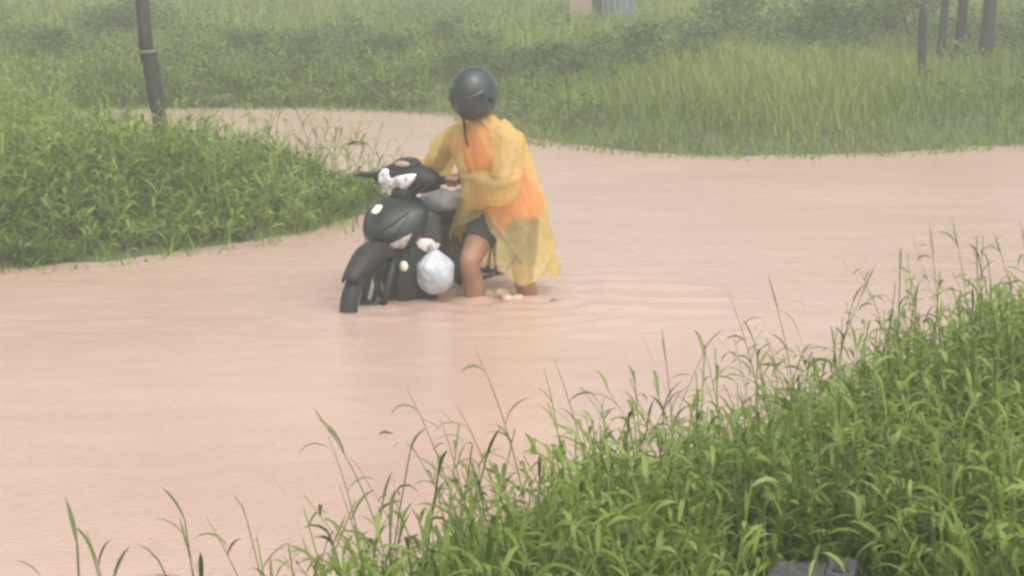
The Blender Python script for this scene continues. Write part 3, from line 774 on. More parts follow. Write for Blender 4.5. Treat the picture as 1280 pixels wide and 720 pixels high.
def wheel(name, ax):
    R, r = 0.234, 0.048
    bm = bmesh.new()
    N, n = 40, 12
    rings = []
    for i in range(N):
        a = 2 * PI * i / N
        rings.append([(ax + (R + r * math.cos(b)) * math.cos(a), r * 1.05 * math.sin(b), 0.283 + (R + r * math.cos(b)) * math.sin(a)) for b in [2 * PI * k / n for k in range(n)]])
    rings.append(rings[0])
    loft(bm, rings, cap=False); bmesh.ops.remove_doubles(bm, verts=bm.verts, dist=1e-5)
    ty = link(name, mesh_bm(bm), M_rubber, bike)
    bm = bmesh.new()
    rr = 0.198; rings = []
    for i in range(N):
        a = 2 * PI * i / N
        rings.append([(ax + q * math.cos(a), w, 0.283 + q * math.sin(a)) for q, w in ((rr, 0.022), (rr - 0.018, 0.018), (rr - 0.02, -0.018), (rr, -0.022))])
    rings.append(rings[0])
    loft(bm, rings, cap=False); bmesh.ops.remove_doubles(bm, verts=bm.verts, dist=1e-5)
    link('rim', mesh_bm(bm), M_black, ty)
    for k in range(3):
        bm = bmesh.new()
        a = 2 * PI * k / 3 + 1.9
        d = Vector((math.cos(a), 0, math.sin(a)))
        c = Vector((ax, 0, 0.283))
        tube(bm, [c + d * 0.04, c + d * 0.12, c + d * 0.184], [0.014, 0.010, 0.012], 8)
        link('spoke', mesh_bm(bm), M_black, ty)
    bm = bmesh.new(); tube(bm, [(ax, -0.05, 0.283), (ax, 0.05, 0.283)], [0.045, 0.045], 16)
    link('hub', mesh_bm(bm), M_black, ty)
wheel('front_wheel', 0.0); wheel('rear_wheel', -1.24)

for s in (-1, 1):
    bm = bmesh.new()
    tube(bm, [(0.0, s * 0.068, 0.283), (-0.05, s * 0.068, 0.40), (-0.16, s * 0.066, 0.62)], [0.020, 0.021, 0.024], 12)
    link('fork_leg', mesh_bm(bm), M_black, bike)

# front mudguard: broad hood over the wheel
bm = bmesh.new(); rings = []
for i in range(19):
    a = math.radians(38 + 118 * i / 18)
    f = i / 18
    R = 0.298 + 0.060 * sm(0.1, 0.6, f)
    w = 0.042 + 0.036 * math.sin(min(1, f * 2.2) * PI / 2)
    dp = 0.022 + 0.050 * math.sin(f * PI) ** 0.7
    ring = []
    for u in np.linspace(-1, 1, 11):
        yy = w * math.sin(u * PI / 2 * 0.98) if abs(u) < 0.75 else w * (1 if u > 0 else -1)
        rad = R + 0.018 * (1 - u * u) - dp * max(0, abs(u) - 0.55) / 0.45
        ring.append((rad * math.cos(a), yy, 0.283 + rad * math.sin(a)))
    rings.append(ring)
loft(bm, rings, cap=False, closed=False)
solid(link('front_mudguard', mesh_bm(bm), M_mud, bike), 0.006)

# nose cowl: pointed shield
def cowl_ring(z, xc, w, nose, back, n=24, p=2.5):
    out = []
    for k in range(n):
        a = 2 * PI * k / n
        c, s = math.cos(a), math.sin(a)
        if c > 0:                                      # front half comes to a keel
            y = w * math.copysign(abs(s) ** 1.0, s)
            out.append((xc + nose * max(0.0, 1 - (abs(y) / w) ** 1.45) ** (1 / 1.45), y, z))
        else:
            out.append((xc - back * abs(c) ** (2 / p), w * math.copysign(abs(s) ** (2 / p), s), z))
    return out
bm = bmesh.new()
loft(bm, [cowl_ring(0.555, -0.185, 0.055, 0.05, 0.06), cowl_ring(0.59, -0.185, 0.11, 0.10, 0.09), cowl_ring(0.645, -0.20, 0.170, 0.150, 0.10), cowl_ring(0.66, -0.20, 0.172, 0.152, 0.10), cowl_ring(0.668, -0.20, 0.182, 0.178, 0.10), cowl_ring(0.72, -0.225, 0.200, 0.180, 0.10),
          cowl_ring(0.785, -0.255, 0.198, 0.165, 0.10), cowl_ring(0.82, -0.275, 0.186, 0.14, 0.09), cowl_ring(0.835, -0.285, 0.172, 0.125, 0.085), cowl_ring(0.858, -0.305, 0.13, 0.09, 0.07), cowl_ring(0.875, -0.325, 0.08, 0.06, 0.05)])
cowl = sub(link('front_cowl', mesh_bm(bm), M_paint, bike), 1)
def cowl_x(y, z):
    zs = [0.555, 0.59, 0.66, 0.668, 0.72, 0.785, 0.83, 0.858, 0.875]
    xc = np.interp(z, zs, [-0.185, -0.185, -0.20, -0.20, -0.225, -0.255, -0.28, -0.305, -0.325]); w = np.interp(z, zs, [0.055, 0.11, 0.172, 0.182, 0.20, 0.198, 0.177, 0.13, 0.08]); d = np.interp(z, zs, [0.05, 0.10, 0.152, 0.178, 0.18, 0.165, 0.13, 0.09, 0.06])
    q = max(0.0, 1 - (abs(y) / w) ** 1.45)
    return float(xc + d * q ** (1 / 1.45))
# ridge line that crosses the cowl
bm = bmesh.new(); tube(bm, [(cowl_x(y, z) + 0.002, y, z) for y, z in ((0.125, 0.80), (0.085, 0.755), (0.045, 0.72), (0.012, 0.69))], [0.004, 0.007, 0.007, 0.004], 8)
link('ridge', mesh_bm(bm), M_black, cowl)
def patch(name, outline, m, parent, proud=0.006, xf=cowl_x, dome=0.008, shrink=0.72):
    """a lens or panel laid on the front of the bodywork, with a rim and a domed face"""
    bm = bmesh.new()
    cy = sum(p[0] for p in outline) / len(outline); cz = sum(p[1] for p in outline) / len(outline)
    back = [(xf(y, z) - 0.02, y, z) for y, z in outline]
    rim = [(xf(y, z) + proud, y, z) for y, z in outline]
    inner = [(cy + (y - cy) * shrink, cz + (z - cz) * shrink) for y, z in outline]
    face = [(xf(y, z) + proud + dome, y, z) for y, z in inner]
    loft(bm, [back, rim, face])
    bmesh.ops.triangulate(bm, faces=[f for f in bm.faces if len(f.verts) > 4])
    return bez(link(name, mesh_bm(bm), m, parent), 0.002, 1)
# side indicator lenses, low on both flanks of the nose
for s in (-1, 1):
    l = patch('indicator_lens', [(s * 0.055, 0.628), (s * 0.075, 0.607), (s * 0.112, 0.604), (s * 0.150, 0.655), (s * 0.165, 0.692), (s * 0.135, 0.672), (s * 0.100, 0.652)][:: s], M_lens_tan, bike)
    bm = bmesh.new(); ball(bm, (cowl_x(s * 0.115, 0.635) + 0.012, s * 0.115, 0.635), (0.008, 0.015, 0.011)); link('bulb', mesh_bm(bm), M_chrome, l)
patch('position_lamp', [(-0.095, 0.805), (-0.082, 0.792), (-0.035, 0.792), (-0.025, 0.805), (-0.03, 0.828), (-0.045, 0.835), (-0.085, 0.832)], M_cream, bike, 0.012)

# leg shields: a swept wing each side, from the cowl down to the footboard
for s in (-1, 1):
    bm = bmesh.new(); rings = []
    for z, xi, yi, xo, yo in ((0.80, -0.30, 0.10, -0.37, 0.17), (0.74, -0.27, 0.10, -0.38, 0.225), (0.66, -0.23, 0.08, -0.37, 0.235), (0.56, -0.18, 0.055, -0.345, 0.225), (0.46, -0.165, 0.05, -0.33, 0.21), (0.36, -0.17, 0.05, -0.35, 0.205), (0.25, -0.19, 0.05, -0.38, 0.20), (0.16, -0.22, 0.05, -0.40, 0.18)):
        rings.append([(xi + (xo - xi) * q ** 1.6, s * (yi + (yo - yi) * q), z) for q in np.linspace(0, 1, 7)])
    loft(bm, rings, cap=False, closed=False)
    sub(solid(link('leg_shield', mesh_bm(bm), M_mud, bike), 0.012), 1)
def wing_x(y, z):
    zs = [0.16, 0.25, 0.36, 0.46, 0.56, 0.66, 0.74, 0.80]
    f = lambda v: float(np.interp(z, zs, v))
    xi, yi, xo, yo = f([-0.22, -0.19, -0.17, -0.165, -0.18, -0.23, -0.27, -0.30]), f([.05, .05, .05, .05, .055, .08, .10, .10]), f([-0.40, -0.38, -0.35, -0.33, -0.345, -0.37, -0.38, -0.37]), f([.18, .20, .205, .21, .225, .235, .225, .17])
    q = min(1, max(0, (abs(y) - yi) / (yo - yi)))
    return xi + (xo - xi) * q ** 1.6
for s in (-1, 1):
    patch('side_panel', [(s * 0.120, 0.655), (s * 0.150, 0.600), (s * 0.180, 0.572), (s * 0.214, 0.580), (s * 0.222, 0.610), (s * 0.195, 0.645)][:: s], M_panel, bike, 0.014, wing_x)

# under-nose spine with its oval badge
bm = bmesh.new()
loft(bm, [cowl_ring(0.12, -0.345, 0.145, 0.04, 0.10, 16), cowl_ring(0.30, -0.335, 0.145, 0.045, 0.10, 16), cowl_ring(0.45, -0.27, 0.12, 0.075, 0.10, 16), cowl_ring(0.60, -0.20, 0.085, 0.06, 0.10, 16)])
spine = link('centre_fairing', mesh_bm(bm), M_mud, bike)
bm = bmesh.new(); bmesh.ops.create_uvsphere(bm, u_segments=16, v_segments=8, radius=1, matrix=Matrix.Translation((-0.176, 0.095, 0.500)) @ Matrix.Diagonal((0.016, 0.028, 0.031, 1)))
link('oval_badge', mesh_bm(bm), M_cream, spine)

# handlebar cover with meter hump
bm = bmesh.new(); rings = []
for y in (-0.205, -0.19, -0.15, -0.11, -0.06, 0.0, 0.06, 0.11, 0.15, 0.19, 0.205):
    q = abs(y) / 0.2
    hh = 0.040 + 0.052 * max(0, 1 - q ** 1.9); fd = 0.042 + 0.062 * max(0, 1 - q ** 2.8); cz = 0.955 + 0.012 * (1 - q); cx = -0.385
    rings.append([(cx + (fd if math.cos(a) > 0 else fd * 0.75) * math.cos(a), y, cz + hh * math.sin(a) * (1.12 if math.sin(a) > 0 else 1.0)) for a in [2 * PI * k / 18 for k in range(18)]])
loft(bm, rings)
hb = sub(link('handlebar_cover', mesh_bm(bm), M_black, bike), 1)
def cover_x(y, z):
    q = abs(y) / 0.2
    hh = 0.040 + 0.052 * max(0, 1 - q ** 1.9); fd = 0.042 + 0.062 * max(0, 1 - q ** 2.8); cz = 0.955 + 0.012 * (1 - q)
    v = (z - cz) / (hh * (1.12 if z > cz else 1.0)); c = math.sqrt(max(0.0, 1 - min(1, v * v)))
    return -0.385 + fd * c
hl = [(330, 145), (365, 138), (395, 147), (405, 180), (420, 206), (440, 213), (470, 192), (505, 178), (540, 170), (580, 162), (612, 165), (602, 208), (575, 250), (540, 290), (510, 312), (480, 325), (430, 330), (380, 325), (350, 308), (330, 285), (314, 250), (312, 215), (318, 175)]
hl = [((px / 6.55 + 430 - 505) / 223 / 0.80, 0.962 - (py / 6.55 + 190 - 224) / 222) for px, py in hl]
head = patch('headlight', hl, M_lens, bike, 0.008, cover_x, 0.012, 0.82)
for px, py, r in ((372, 245, 0.017), (492, 230, 0.022), (430, 262, 0.014), (560, 200, 0.010), (365, 180, 0.009)):
    y, z = (px / 6.55 + 430 - 505) / 223 / 0.80, 0.962 - (py / 6.55 + 190 - 224) / 222
    bm = bmesh.new(); ball(bm, (cover_x(y, z) + 0.019, y, z), (0.008, r, r)); link('reflector', mesh_bm(bm), M_chrome, head)
bm = bmesh.new(); loft(bm, [[(-0.36 + 0.058 * math.cos(a) * f, 0.005 + 0.085 * math.sin(a) * f, z + 0.012 * math.cos(a) * -1) for a in [2 * PI * k / 20 for k in range(20)]] for f, z in ((1.0, 1.02), (0.98, 1.058), (0.8, 1.07))])
mh = link('meter_housing', mesh_bm(bm), M_black, bike)
bm = bmesh.new(); ball(bm, (-0.318, 0.0, 1.05), (0.018, 0.052, 0.019), 16, 10); link('meter_window', mesh_bm(bm), M_meter, mh)
# steering neck
bm = bmesh.new(); tube(bm, [(-0.30, 0, 0.82), (-0.365, 0, 0.94)], [0.075, 0.068], 14); link('steering_neck', mesh_bm(bm), M_black, bike)
for s in (-1, 1):
    bm = bmesh.new(); tube(bm, [(-0.385, s * 0.19, 0.958), (-0.40, s * 0.23, 0.961), (-0.412, s * 0.345, 0.962)], [0.011, 0.011, 0.011], 10)
    bar = link('bar_end', mesh_bm(bm), M_steel, bike)
    bm = bmesh.new()
    ys_ = np.linspace(0.228, 0.345, 14)
    tube(bm, [(-0.400 - 0.1 * (q - 0.228), s * q, 0.9615) for q in ys_], [0.0175 if k % 2 else 0.0162 for k in range(14)], 12)
    link('grip', mesh_bm(bm), M_rubber, bar)
    bm = bmesh.new(); box(bm, (-0.392, s * 0.215, 0.965), (0.05, 0.035, 0.05)); bez(link('switch_box', mesh_bm(bm), M_black, bar), 0.008)
    bm = bmesh.new(); tube(bm, [(-0.365, s * 0.195, 0.972), (-0.335, s * 0.235, 0.975), (-0.345, s * 0.30, 0.970), (-0.362, s * 0.355, 0.962)], [0.009, 0.007, 0.006, 0.008], 8)
    link('brake_lever', mesh_bm(bm), M_black, bar)
# control cables looping down into the nose, and seams between the panels
for y0, x1, y1 in ((-0.17, -0.24, -0.06), (0.17, -0.25, 0.07), (0.12, -0.26, 0.03)):
    bm = bmesh.new(); tube(bm, [(-0.35, y0, 0.955), (-0.27, y0 * 1.05, 0.93), (-0.235, (y0 + y1) / 2, 0.885), (x1 - 0.05, y1, 0.84)], 0.0045, 7); link('cable', mesh_bm(bm), M_rubber, bike)
for s in (-1, 1):
    bm = bmesh.new()
    tube(bm, [(cowl_x(s * y, z) + 0.001, s * y, z) for y, z in ((0.115, 0.845), (0.135, 0.79), (0.125, 0.73), (0.09, 0.68), (0.06, 0.62))], 0.0035, 6)
    link('panel_seam', mesh_bm(bm), M_rubber, cowl)
    bm = bmesh.new()
    tube(bm, [(wing_x(y, z) + 0.012, s * y, z) for y, z in ((0.10, 0.60), (0.13, 0.52), (0.145, 0.42), (0.14, 0.30), (0.12, 0.18))], 0.004, 6)
    link('panel_seam', mesh_bm(bm), M_rubber, bike)
# body tunnel, seat, tail
bm = bmesh.new()
def bx(x, w, z0, z1, n=16):
    return [(x, w * math.copysign(abs(math.cos(a)) ** 0.7, math.cos(a)), (z0 + z1) / 2 + (z1 - z0) / 2 * math.copysign(abs(math.sin(a)) ** 0.7, math.sin(a))) for a in [2 * PI * k / n for k in range(n)]]
loft(bm, [bx(-0.24, 0.07, 0.35, 0.62), bx(-0.36, 0.085, 0.22, 0.60), bx(-0.48, 0.11, 0.20, 0.64), bx(-0.60, 0.14, 0.26, 0.70), bx(-0.80, 0.15, 0.34, 0.71), bx(-1.05, 0.145, 0.46, 0.735), bx(-1.30, 0.11, 0.58, 0.77), bx(-1.45, 0.06, 0.68, 0.79)])
body = sub(link('body_shell', mesh_bm(bm), M_paint, bike), 1)
bm = bmesh.new()
loft(bm, [bx(-0.53, 0.06, 0.69, 0.745), bx(-0.60, 0.115, 0.695, 0.775), bx(-0.80, 0.135, 0.70, 0.785), bx(-0.98, 0.14, 0.715, 0.80), bx(-1.05, 0.14, 0.72, 0.835), bx(-1.25, 0.125, 0.735, 0.845), bx(-1.34, 0.08, 0.75, 0.83)])
sub(link('seat', mesh_bm(bm), M_seat, bike), 1)
bm = bmesh.new(); tube(bm, [(-1.2, 0.12, 0.80), (-1.42, 0.11, 0.86), (-1.50, 0.0, 0.87), (-1.42, -0.11, 0.86), (-1.2, -0.12, 0.80)], 0.012, 8); link('grab_rail', mesh_bm(bm), M_steel, bike)
bm = bmesh.new(); box(bm, (-1.455, 0, 0.735), (0.05, 0.14, 0.06)); bez(link('tail_light', mesh_bm(bm), mat('red_lens', (0.4, 0.02, 0.02), 0.2, 0.1, 10, coat=0.5), bike), 0.015)
bm = bmesh.new(); tube(bm, [(-0.45, -0.15, 0.20), (-0.8, -0.17, 0.24), (-1.35, -0.18, 0.36)], [0.02, 0.045, 0.05], 12); link('exhaust', mesh_bm(bm), M_steel, bike)
bm = bmesh.new(); box(bm, (-0.50, 0, 0.245), (0.13, 0.24, 0.2)); tube(bm, [(-0.45, 0, 0.25), (-0.30, 0, 0.25)], [0.075, 0.07], 12); bez(link('engine', mesh_bm(bm), M_black, bike), 0.02)
for s in (-1, 1):
    bm = bmesh.new(); tube(bm, [(-0.55, s * 0.10, 0.265), (-0.55, s * 0.24, 0.265)], [0.016, 0.016], 10); link('footrest', mesh_bm(bm), M_rubber, bike)
    bm = bmesh.new(); tube(bm, [(-0.75, s * 0.10, 0.33), (-1.24, s * 0.10, 0.283)], [0.022, 0.018], 8); link('swing_arm', mesh_bm(bm), M_black, bike)
    bm = bmesh.new(); tube(bm, [(-1.12, s * 0.12, 0.62), (-1.2, s * 0.115, 0.31)], [0.026, 0.026], 10); link('shock_absorber', mesh_bm(bm), M_steel, bike)
bm = bmesh.new(); tube(bm, [(-0.28, 0.20, 0.61), (-0.235, 0.225, 0.60), (-0.225, 0.23, 0.62)], [0.006, 0.006, 0.004], 6); link('bag_hook', mesh_bm(bm), M_steel, bike)

# plastic bags
def bag(name, label, c, r, m, seed, knot=True, squash=1.0, tilt=(0, 0, 0)):
    bm = bmesh.new()
    bmesh.ops.create_icosphere(bm, subdivisions=5, radius=1)
    g = random.Random(seed)
    ph = [g.uniform(0, 6) for _ in range(8)]
    for v in bm.verts:
        p = v.co.copy(); th = math.atan2(p.y, p.x); up = max(0, p.z)
        cre = 0.075 * up * math.sin(11 * th + ph[0] + 2 * p.z) + 0.03 * up * math.sin(17 * th + ph[1] + 3 * p.z)
        lump = 0.07 * math.sin(3.1 * p.x + ph[2]) * math.sin(2.7 * p.y + ph[3]) + 0.06 * math.sin(4.0 * p.z + 2 * th + ph[4]) + 0.03 * abs(math.sin(5 * p.x + 4 * p.z + ph[5])) + 0.025 * abs(math.sin(7 * p.y - 6 * p.z + ph[6]))
        k = 1 + lump + cre
        taper = 1 - 0.62 * max(0, (p.z - 0.30) / 0.7) ** 1.3
        v.co = Vector((p.x * k * taper, p.y * k * taper, p.z * (1 + lump * 0.4) * squash))
    if knot:
        for a in (-0.5, 0.6):
            tube(bm, [(0, 0, 0.93 * squash), (0.10 * math.sin(a), 0.03, 1.08 * squash), (0.16 * math.sin(a) * 2, 0.0, 1.28 * squash)], [0.16, 0.07, 0.10], 8)
    bmesh.ops.transform(bm, matrix=Euler(tilt).to_matrix().to_4x4() @ Matrix.Diagonal((*r, 1)), verts=bm.verts)
    o = link(name, mesh_bm(bm), m); o.location = c
    tag(o, label, 'bag')
    return o
M_bag1 = film_mat('white_bag_film', (0.62, 0.66, 0.70), 0.04, 0.30, 0.28, 0.5, 22)
M_bag2 = film_mat('grey_bag_film', (0.58, 0.61, 0.65), 0.04, 0.25, 0.3, 0.6, 20)
c = bw(-0.26, 0.25, 0.47)
bag('plastic_bag', 'full pale plastic bag hanging off the motorbike leg shield near the water', c, (0.107, 0.095, 0.122), M_bag1, 5)
c = bw(-0.60, 0.09, 0.825)
bag('plastic_bag', 'crumpled light grey plastic bag lying on the motorbike seat', c, (0.115, 0.10, 0.068), M_bag2, 9, False, 1.0)

# ------------------------------------------------------------------ the wader
PB = Vector((-0.03, 12.15, BED))
person = thing('person', 'person in translucent yellow raincoat and dark helmet pushing the motorbike', 'person', tuple(PB))
Z = Vector((0, 0, 1))
HC = Vector((-0.03, 12.22, 0.53))
hipL = HC + LF * 0.088 - Z * 0.03; hipR = HC - LF * 0.088 - Z * 0.03
kneeL = Vector((0.062, 12.115, 0.13)); ankL = Vector((0.115, 12.19, -0.225))
kneeR = Vector((-0.235, 12.045, 0.20)); ankR = Vector((-0.205, 12.13, -0.225))
CH = Vector((-0.12, 12.10, 0.80)); NB = Vector((-0.165, 12.03, 0.985)); HD = Vector((-0.205, 11.975, 1.14))
SC = Vector((-0.155, 12.06, 0.915))
shL = SC + LF * 0.175; shR = SC - LF * 0.190
gripL = bw(-0.407, 0.282, 0.9615); gripR = bw(-0.444, -0.155, 0.985)
elL = Vector((-0.055, 11.855, 0.675)); wrL = gripL - FW * 0.075 + LF * 0.015 + Z * 0.028
elR = Vector((-0.415, 12.315, 0.715)); wrR = gripR - FW * 0.060 + LF * 0.045 + Z * 0.030
M_skin = mat('brown_skin', (0.30, 0.155, 0.095), 0.5, 0.12, 10, 0.1, 60)

def lerp(a, b, t): return Vector(a).lerp(Vector(b), t)
bm = bmesh.new()
# trunk
limb(bm, [HC - Z * 0.02, lerp(HC, CH, 0.45), CH, SC, NB], [0.125, 0.118, 0.128, 0.10, 0.056])
limb(bm, [hipL, hipR], [0.10, 0.10]); limb(bm, [shL - Z * 0.01, SC, shR - Z * 0.01], [0.053, 0.085, 0.053])
for s in (-1, 1): limb(bm, [lerp(HC, CH, 0.5) + LF * s * 0.045, CH + LF * s * 0.055 + FW * 0.02], [0.10, 0.095])
# neck and head
face = (FW + Vector((0, 0, -0.62))).normalized(); upH = (Z - face * face.z).normalized(); sdH = LF
limb(bm, [NB, HD - upH * 0.06], [0.056, 0.054])
ball(bm, HD, 0.092, 20, 14); limb(bm, [HD + upH * 0.02 - face * 0.015, HD - upH * 0.075 + face * 0.035], [0.085, 0.052])
limb(bm, [HD + face * 0.085 + upH * 0.0, HD + face * 0.108 - upH * 0.035], [0.008, 0.014])         # nose
limb(bm, [HD + face * 0.078 - upH * 0.064 + sdH * 0.02, HD + face * 0.078 - upH * 0.064 - sdH * 0.02], [0.009, 0.009])   # lips
for s in (-1, 1):
    ball(bm, HD + face * 0.083 + sdH * s * 0.032 + upH * 0.008, 0.013)      # eyelid
    ball(bm, HD + sdH * s * 0.088 - upH * 0.01, (0.014, 0.018, 0.03))       # ear
# legs
for h, k, a, s in ((hipL, kneeL, ankL, 1), (hipR, kneeR, ankR, -1)):
    limb(bm, [h, lerp(h, k, 0.45), k + Z * 0.02, k - Z * 0.03], [0.096, 0.085, 0.062, 0.057])
    back = (k - a).cross(LF).normalized()
    back = back if back.dot(FW) < 0 else -back
    limb(bm, [k - Z * 0.03, lerp(k, a, 0.32) + back * 0.018, lerp(k, a, 0.7) + back * 0.006, a], [0.057, 0.062, 0.045, 0.036])
    limb(bm, [a - FW * 0.03 - Z * 0.045, a + FW * 0.06 - Z * 0.05, a + FW * 0.15 - Z * 0.062], [0.034, 0.036, 0.024])
# arms and hands
for sh, el, wr, gp, u, s in ((shL, elL, wrL, gripL, LF, 1), (shR, elR, wrR, gripR, -LF, -1)):
    limb(bm, [sh, lerp(sh, el, 0.5), el], [0.051, 0.045, 0.038]); limb(bm, [el, lerp(el, wr, 0.35), wr], [0.038, 0.040, 0.026])
    def onbar(o, al, R=0.0285): al = math.radians(al); return gp + u * o + (FW * math.cos(al) + Z * math.sin(al)) * R
    for o in (-0.030, -0.010, 0.010, 0.030):
        limb(bm, [lerp(wr, gp, 0.15) + u * o * 0.5, onbar(o, 125, 0.032)], [0.019, 0.014])      # palm ray
    for o, ln, r in ((-0.033, 0.95, 0.0092), (-0.011, 1.05, 0.0096), (0.011, 1.0, 0.0092), (0.032, 0.82, 0.0082)):
        limb(bm, [onbar(o, 118, 0.033), onbar(o, 45, 0.029), onbar(o * 0.97, -10 * ln, 0.028), onbar(o * 0.94, -75 * ln, 0.027)], [r * 1.12, r * 1.05, r, r * 0.88], 8)
    limb(bm, [lerp(wr, gp, 0.35) - u * 0.03 - Z * 0.006, onbar(-0.047, 185, 0.030), onbar(-0.040, 235, 0.029), onbar(-0.030, 285, 0.028)], [0.014, 0.0115, 0.0105, 0.009], 8)
me = remeshed('body', bm, 0.0062, 3, PB)
link('body', me, M_skin, person)

# shirt and shorts
bm = bmesh.new()
limb(bm, [HC - Z * 0.055 - FW * 0.01, HC + Z * 0.0, lerp(HC, CH, 0.45), CH, SC, lerp(SC, NB, 0.6)], [0.158, 0.166, 0.156, 0.146, 0.104, 0.072])
limb(bm, [hipL + Z * 0.01, hipR + Z * 0.01], [0.136, 0.136]); limb(bm, [shL - Z * 0.012, SC - Z * 0.012, shR - Z * 0.012], [0.054, 0.084, 0.054])
for s in (-1, 1): limb(bm, [lerp(HC, CH, 0.4) + LF * s * 0.05, CH + LF * s * 0.06 + FW * 0.0], [0.112, 0.096])
limb(bm, [shL - LF * 0.03, lerp(shL, elL, 0.14)], [0.054, 0.050]); limb(bm, [shR + LF * 0.03, lerp(shR, elR, 0.14)], [0.054, 0.050])
link('shirt', remeshed('shirt', bm, 0.010, 6, PB), mat('red_orange_shirt', (0.68, 0.19, 0.09), 0.85, 0.12, 12, 0.3, 40), person)
bm = bmesh.new()
limb(bm, [hipL - Z * 0.01, hipR - Z * 0.01], [0.112, 0.112]); ball(bm, HC - Z * 0.03, 0.118)
limb(bm, [hipL, lerp(hipL, kneeL, 0.55), lerp(hipL, kneeL, 0.74)], [0.112, 0.094, 0.084]); limb(bm, [hipR, lerp(hipR, kneeR, 0.28), lerp(hipR, kneeR, 0.50)], [0.115, 0.108, 0.100])
link('shorts', remeshed('shorts', bm, 0.010, 5, PB), mat('dark_shorts', (0.045, 0.046, 0.042), 0.85, 0.2, 10, 0.4, 30), person)

# raincoat: body of thin film with an open front, and two wide sleeves
M_coat = film_mat('yellow_raincoat_film', (0.94, 0.80, 0.38), 0.52, 0.5, 0.24, 0.8, 24)
CR = [  # centre, half-width (left), half-depth front, half-depth back, fold amplitude
    ((-0.175, 12.015, 1.035), 0.075, 0.072, 0.075, 0.004), ((-0.168, 12.03, 1.0), 0.098, 0.088, 0.09, 0.006), ((-0.155, 12.05, 0.968), 0.175, 0.112, 0.115, 0.004), ((-0.150, 12.062, 0.93), 0.228, 0.130, 0.135, 0.005),
    ((-0.128, 12.098, 0.83), 0.228, 0.174, 0.150, 0.010), ((-0.092, 12.14, 0.72), 0.228, 0.188, 0.178, 0.010), ((-0.058, 12.18, 0.60), 0.228, 0.184, 0.188, 0.011),
    ((-0.030, 12.21, 0.50), 0.232, 0.205, 0.195, 0.013), ((-0.015, 12.23, 0.40), 0.232, 0.225, 0.20, 0.016), ((-0.005, 12.25, 0.29), 0.240, 0.270, 0.212, 0.020), ((0.012, 12.265, 0.18), 0.244, 0.300, 0.222, 0.022), ((0.022, 12.275, 0.075), 0.250, 0.31, 0.232, 0.028)]
zs = np.array([c[0][2] for c in CR][::-1])
def cr(z):
    f = lambda v: float(np.interp(z, zs, np.array(v)[::-1]))
    return Vector((f([c[0][0] for c in CR]), f([c[0][1] for c in CR]), z)), f([c[1] for c in CR]), f([c[2] for c in CR]), f([c[3] for c in CR]), f([c[4] for c in CR])
NA, NZ = 150, 84
def skin_pt(ph, z, off=0.0):
    c, a, bf, bb, fa = cr(z)
    fold = fa * (math.sin(9 * ph + 1.3 * math.sin(z * 6)) * 0.6 + math.sin(15 * ph + 2.0 + z * 5) * 0.35 + math.sin(5 * ph + z * 3) * 0.5)
    diag = 0.005 * math.sin(14 * z + 5 * math.cos(ph) + 2 * math.sin(2 * ph)) * float(sm(0.3, 0.6, z))
    diag += 0.013 * (1 - abs(math.sin(3.5 * ph + 7 * z + 1.5 * math.sin(4 * z)))) ** 5 + 0.010 * (1 - abs(math.sin(5.5 * ph - 9 * z + math.sin(9 * z)))) ** 6
    cp, sp = math.cos(ph), math.sin(ph)
    if cp < 0: a = a + 0.105 * float(sm(0.60, 0.38, z))          # the loose right flap swings out over the striding leg
    return c + LF * cp * (a + fold + diag + off) + FW * sp * ((bf if sp > 0 else bb) + fold + diag + off)
V = []
zz = np.linspace(1.035, 0.095, NZ)
for iz, z in enumerate(zz):
    k = float(sm(0.50, 0.30, z))
    lo, hi = math.radians(98 - 22 * k), math.radians(98 + 56 * k)      # the front hangs open below the waist
    for ia in range(NA + 1):
        ph = hi + (lo + 2 * PI - hi) * ia / NA
        hz_ = z
        if z < 0.40:
            g_ = (0.40 - z) / 0.325
            hz_ = z + g_ * (0.022 * math.sin(3 * ph + 1) + 0.012 * math.sin(7 * ph)) + 0.10 * g_ * float(sm(0.9, 1.0, ia / NA)) + 0.13 * g_ * float(sm(0.22, 0.0, ia / NA))
        V.append(skin_pt(ph, hz_) - PB)
F_ = []
for iz in range(NZ - 1):
    for ia in range(NA):
        F_.append((iz * (NA + 1) + ia, iz * (NA + 1) + ia + 1, (iz + 1) * (NA + 1) + ia + 1, (iz + 1) * (NA + 1) + ia))
me = bpy.data.meshes.new('raincoat'); me.from_pydata([tuple(v) for v in V], [], F_); me.update()
coat = link('raincoat', me, M_coat, person)
# front placket and collar seams
def seam(name, pts, r, m, parent): 
    bm = bmesh.new(); tube(bm, [Vector(p) - PB for p in pts], r, 6); return link(name, mesh_bm(bm), m, parent)
def on_coat(ph, z, off=0.004): return skin_pt(math.radians(ph), z, off)
M_plk = film_mat('raincoat_double_film', (0.82, 0.48, 0.16), 0.25, 0.45, 0.4, 0.3, 20)
bm = bmesh.new()
r_ = []
for z in np.linspace(0.99, 0.50, 24): r_.append([on_coat(p_, z, 0.007) - PB for p_ in (92, 95, 98, 101, 104)])
loft(bm, r_, cap=False, closed=False)
solid(link('placket', mesh_bm(bm), M_plk, coat), 0.003)
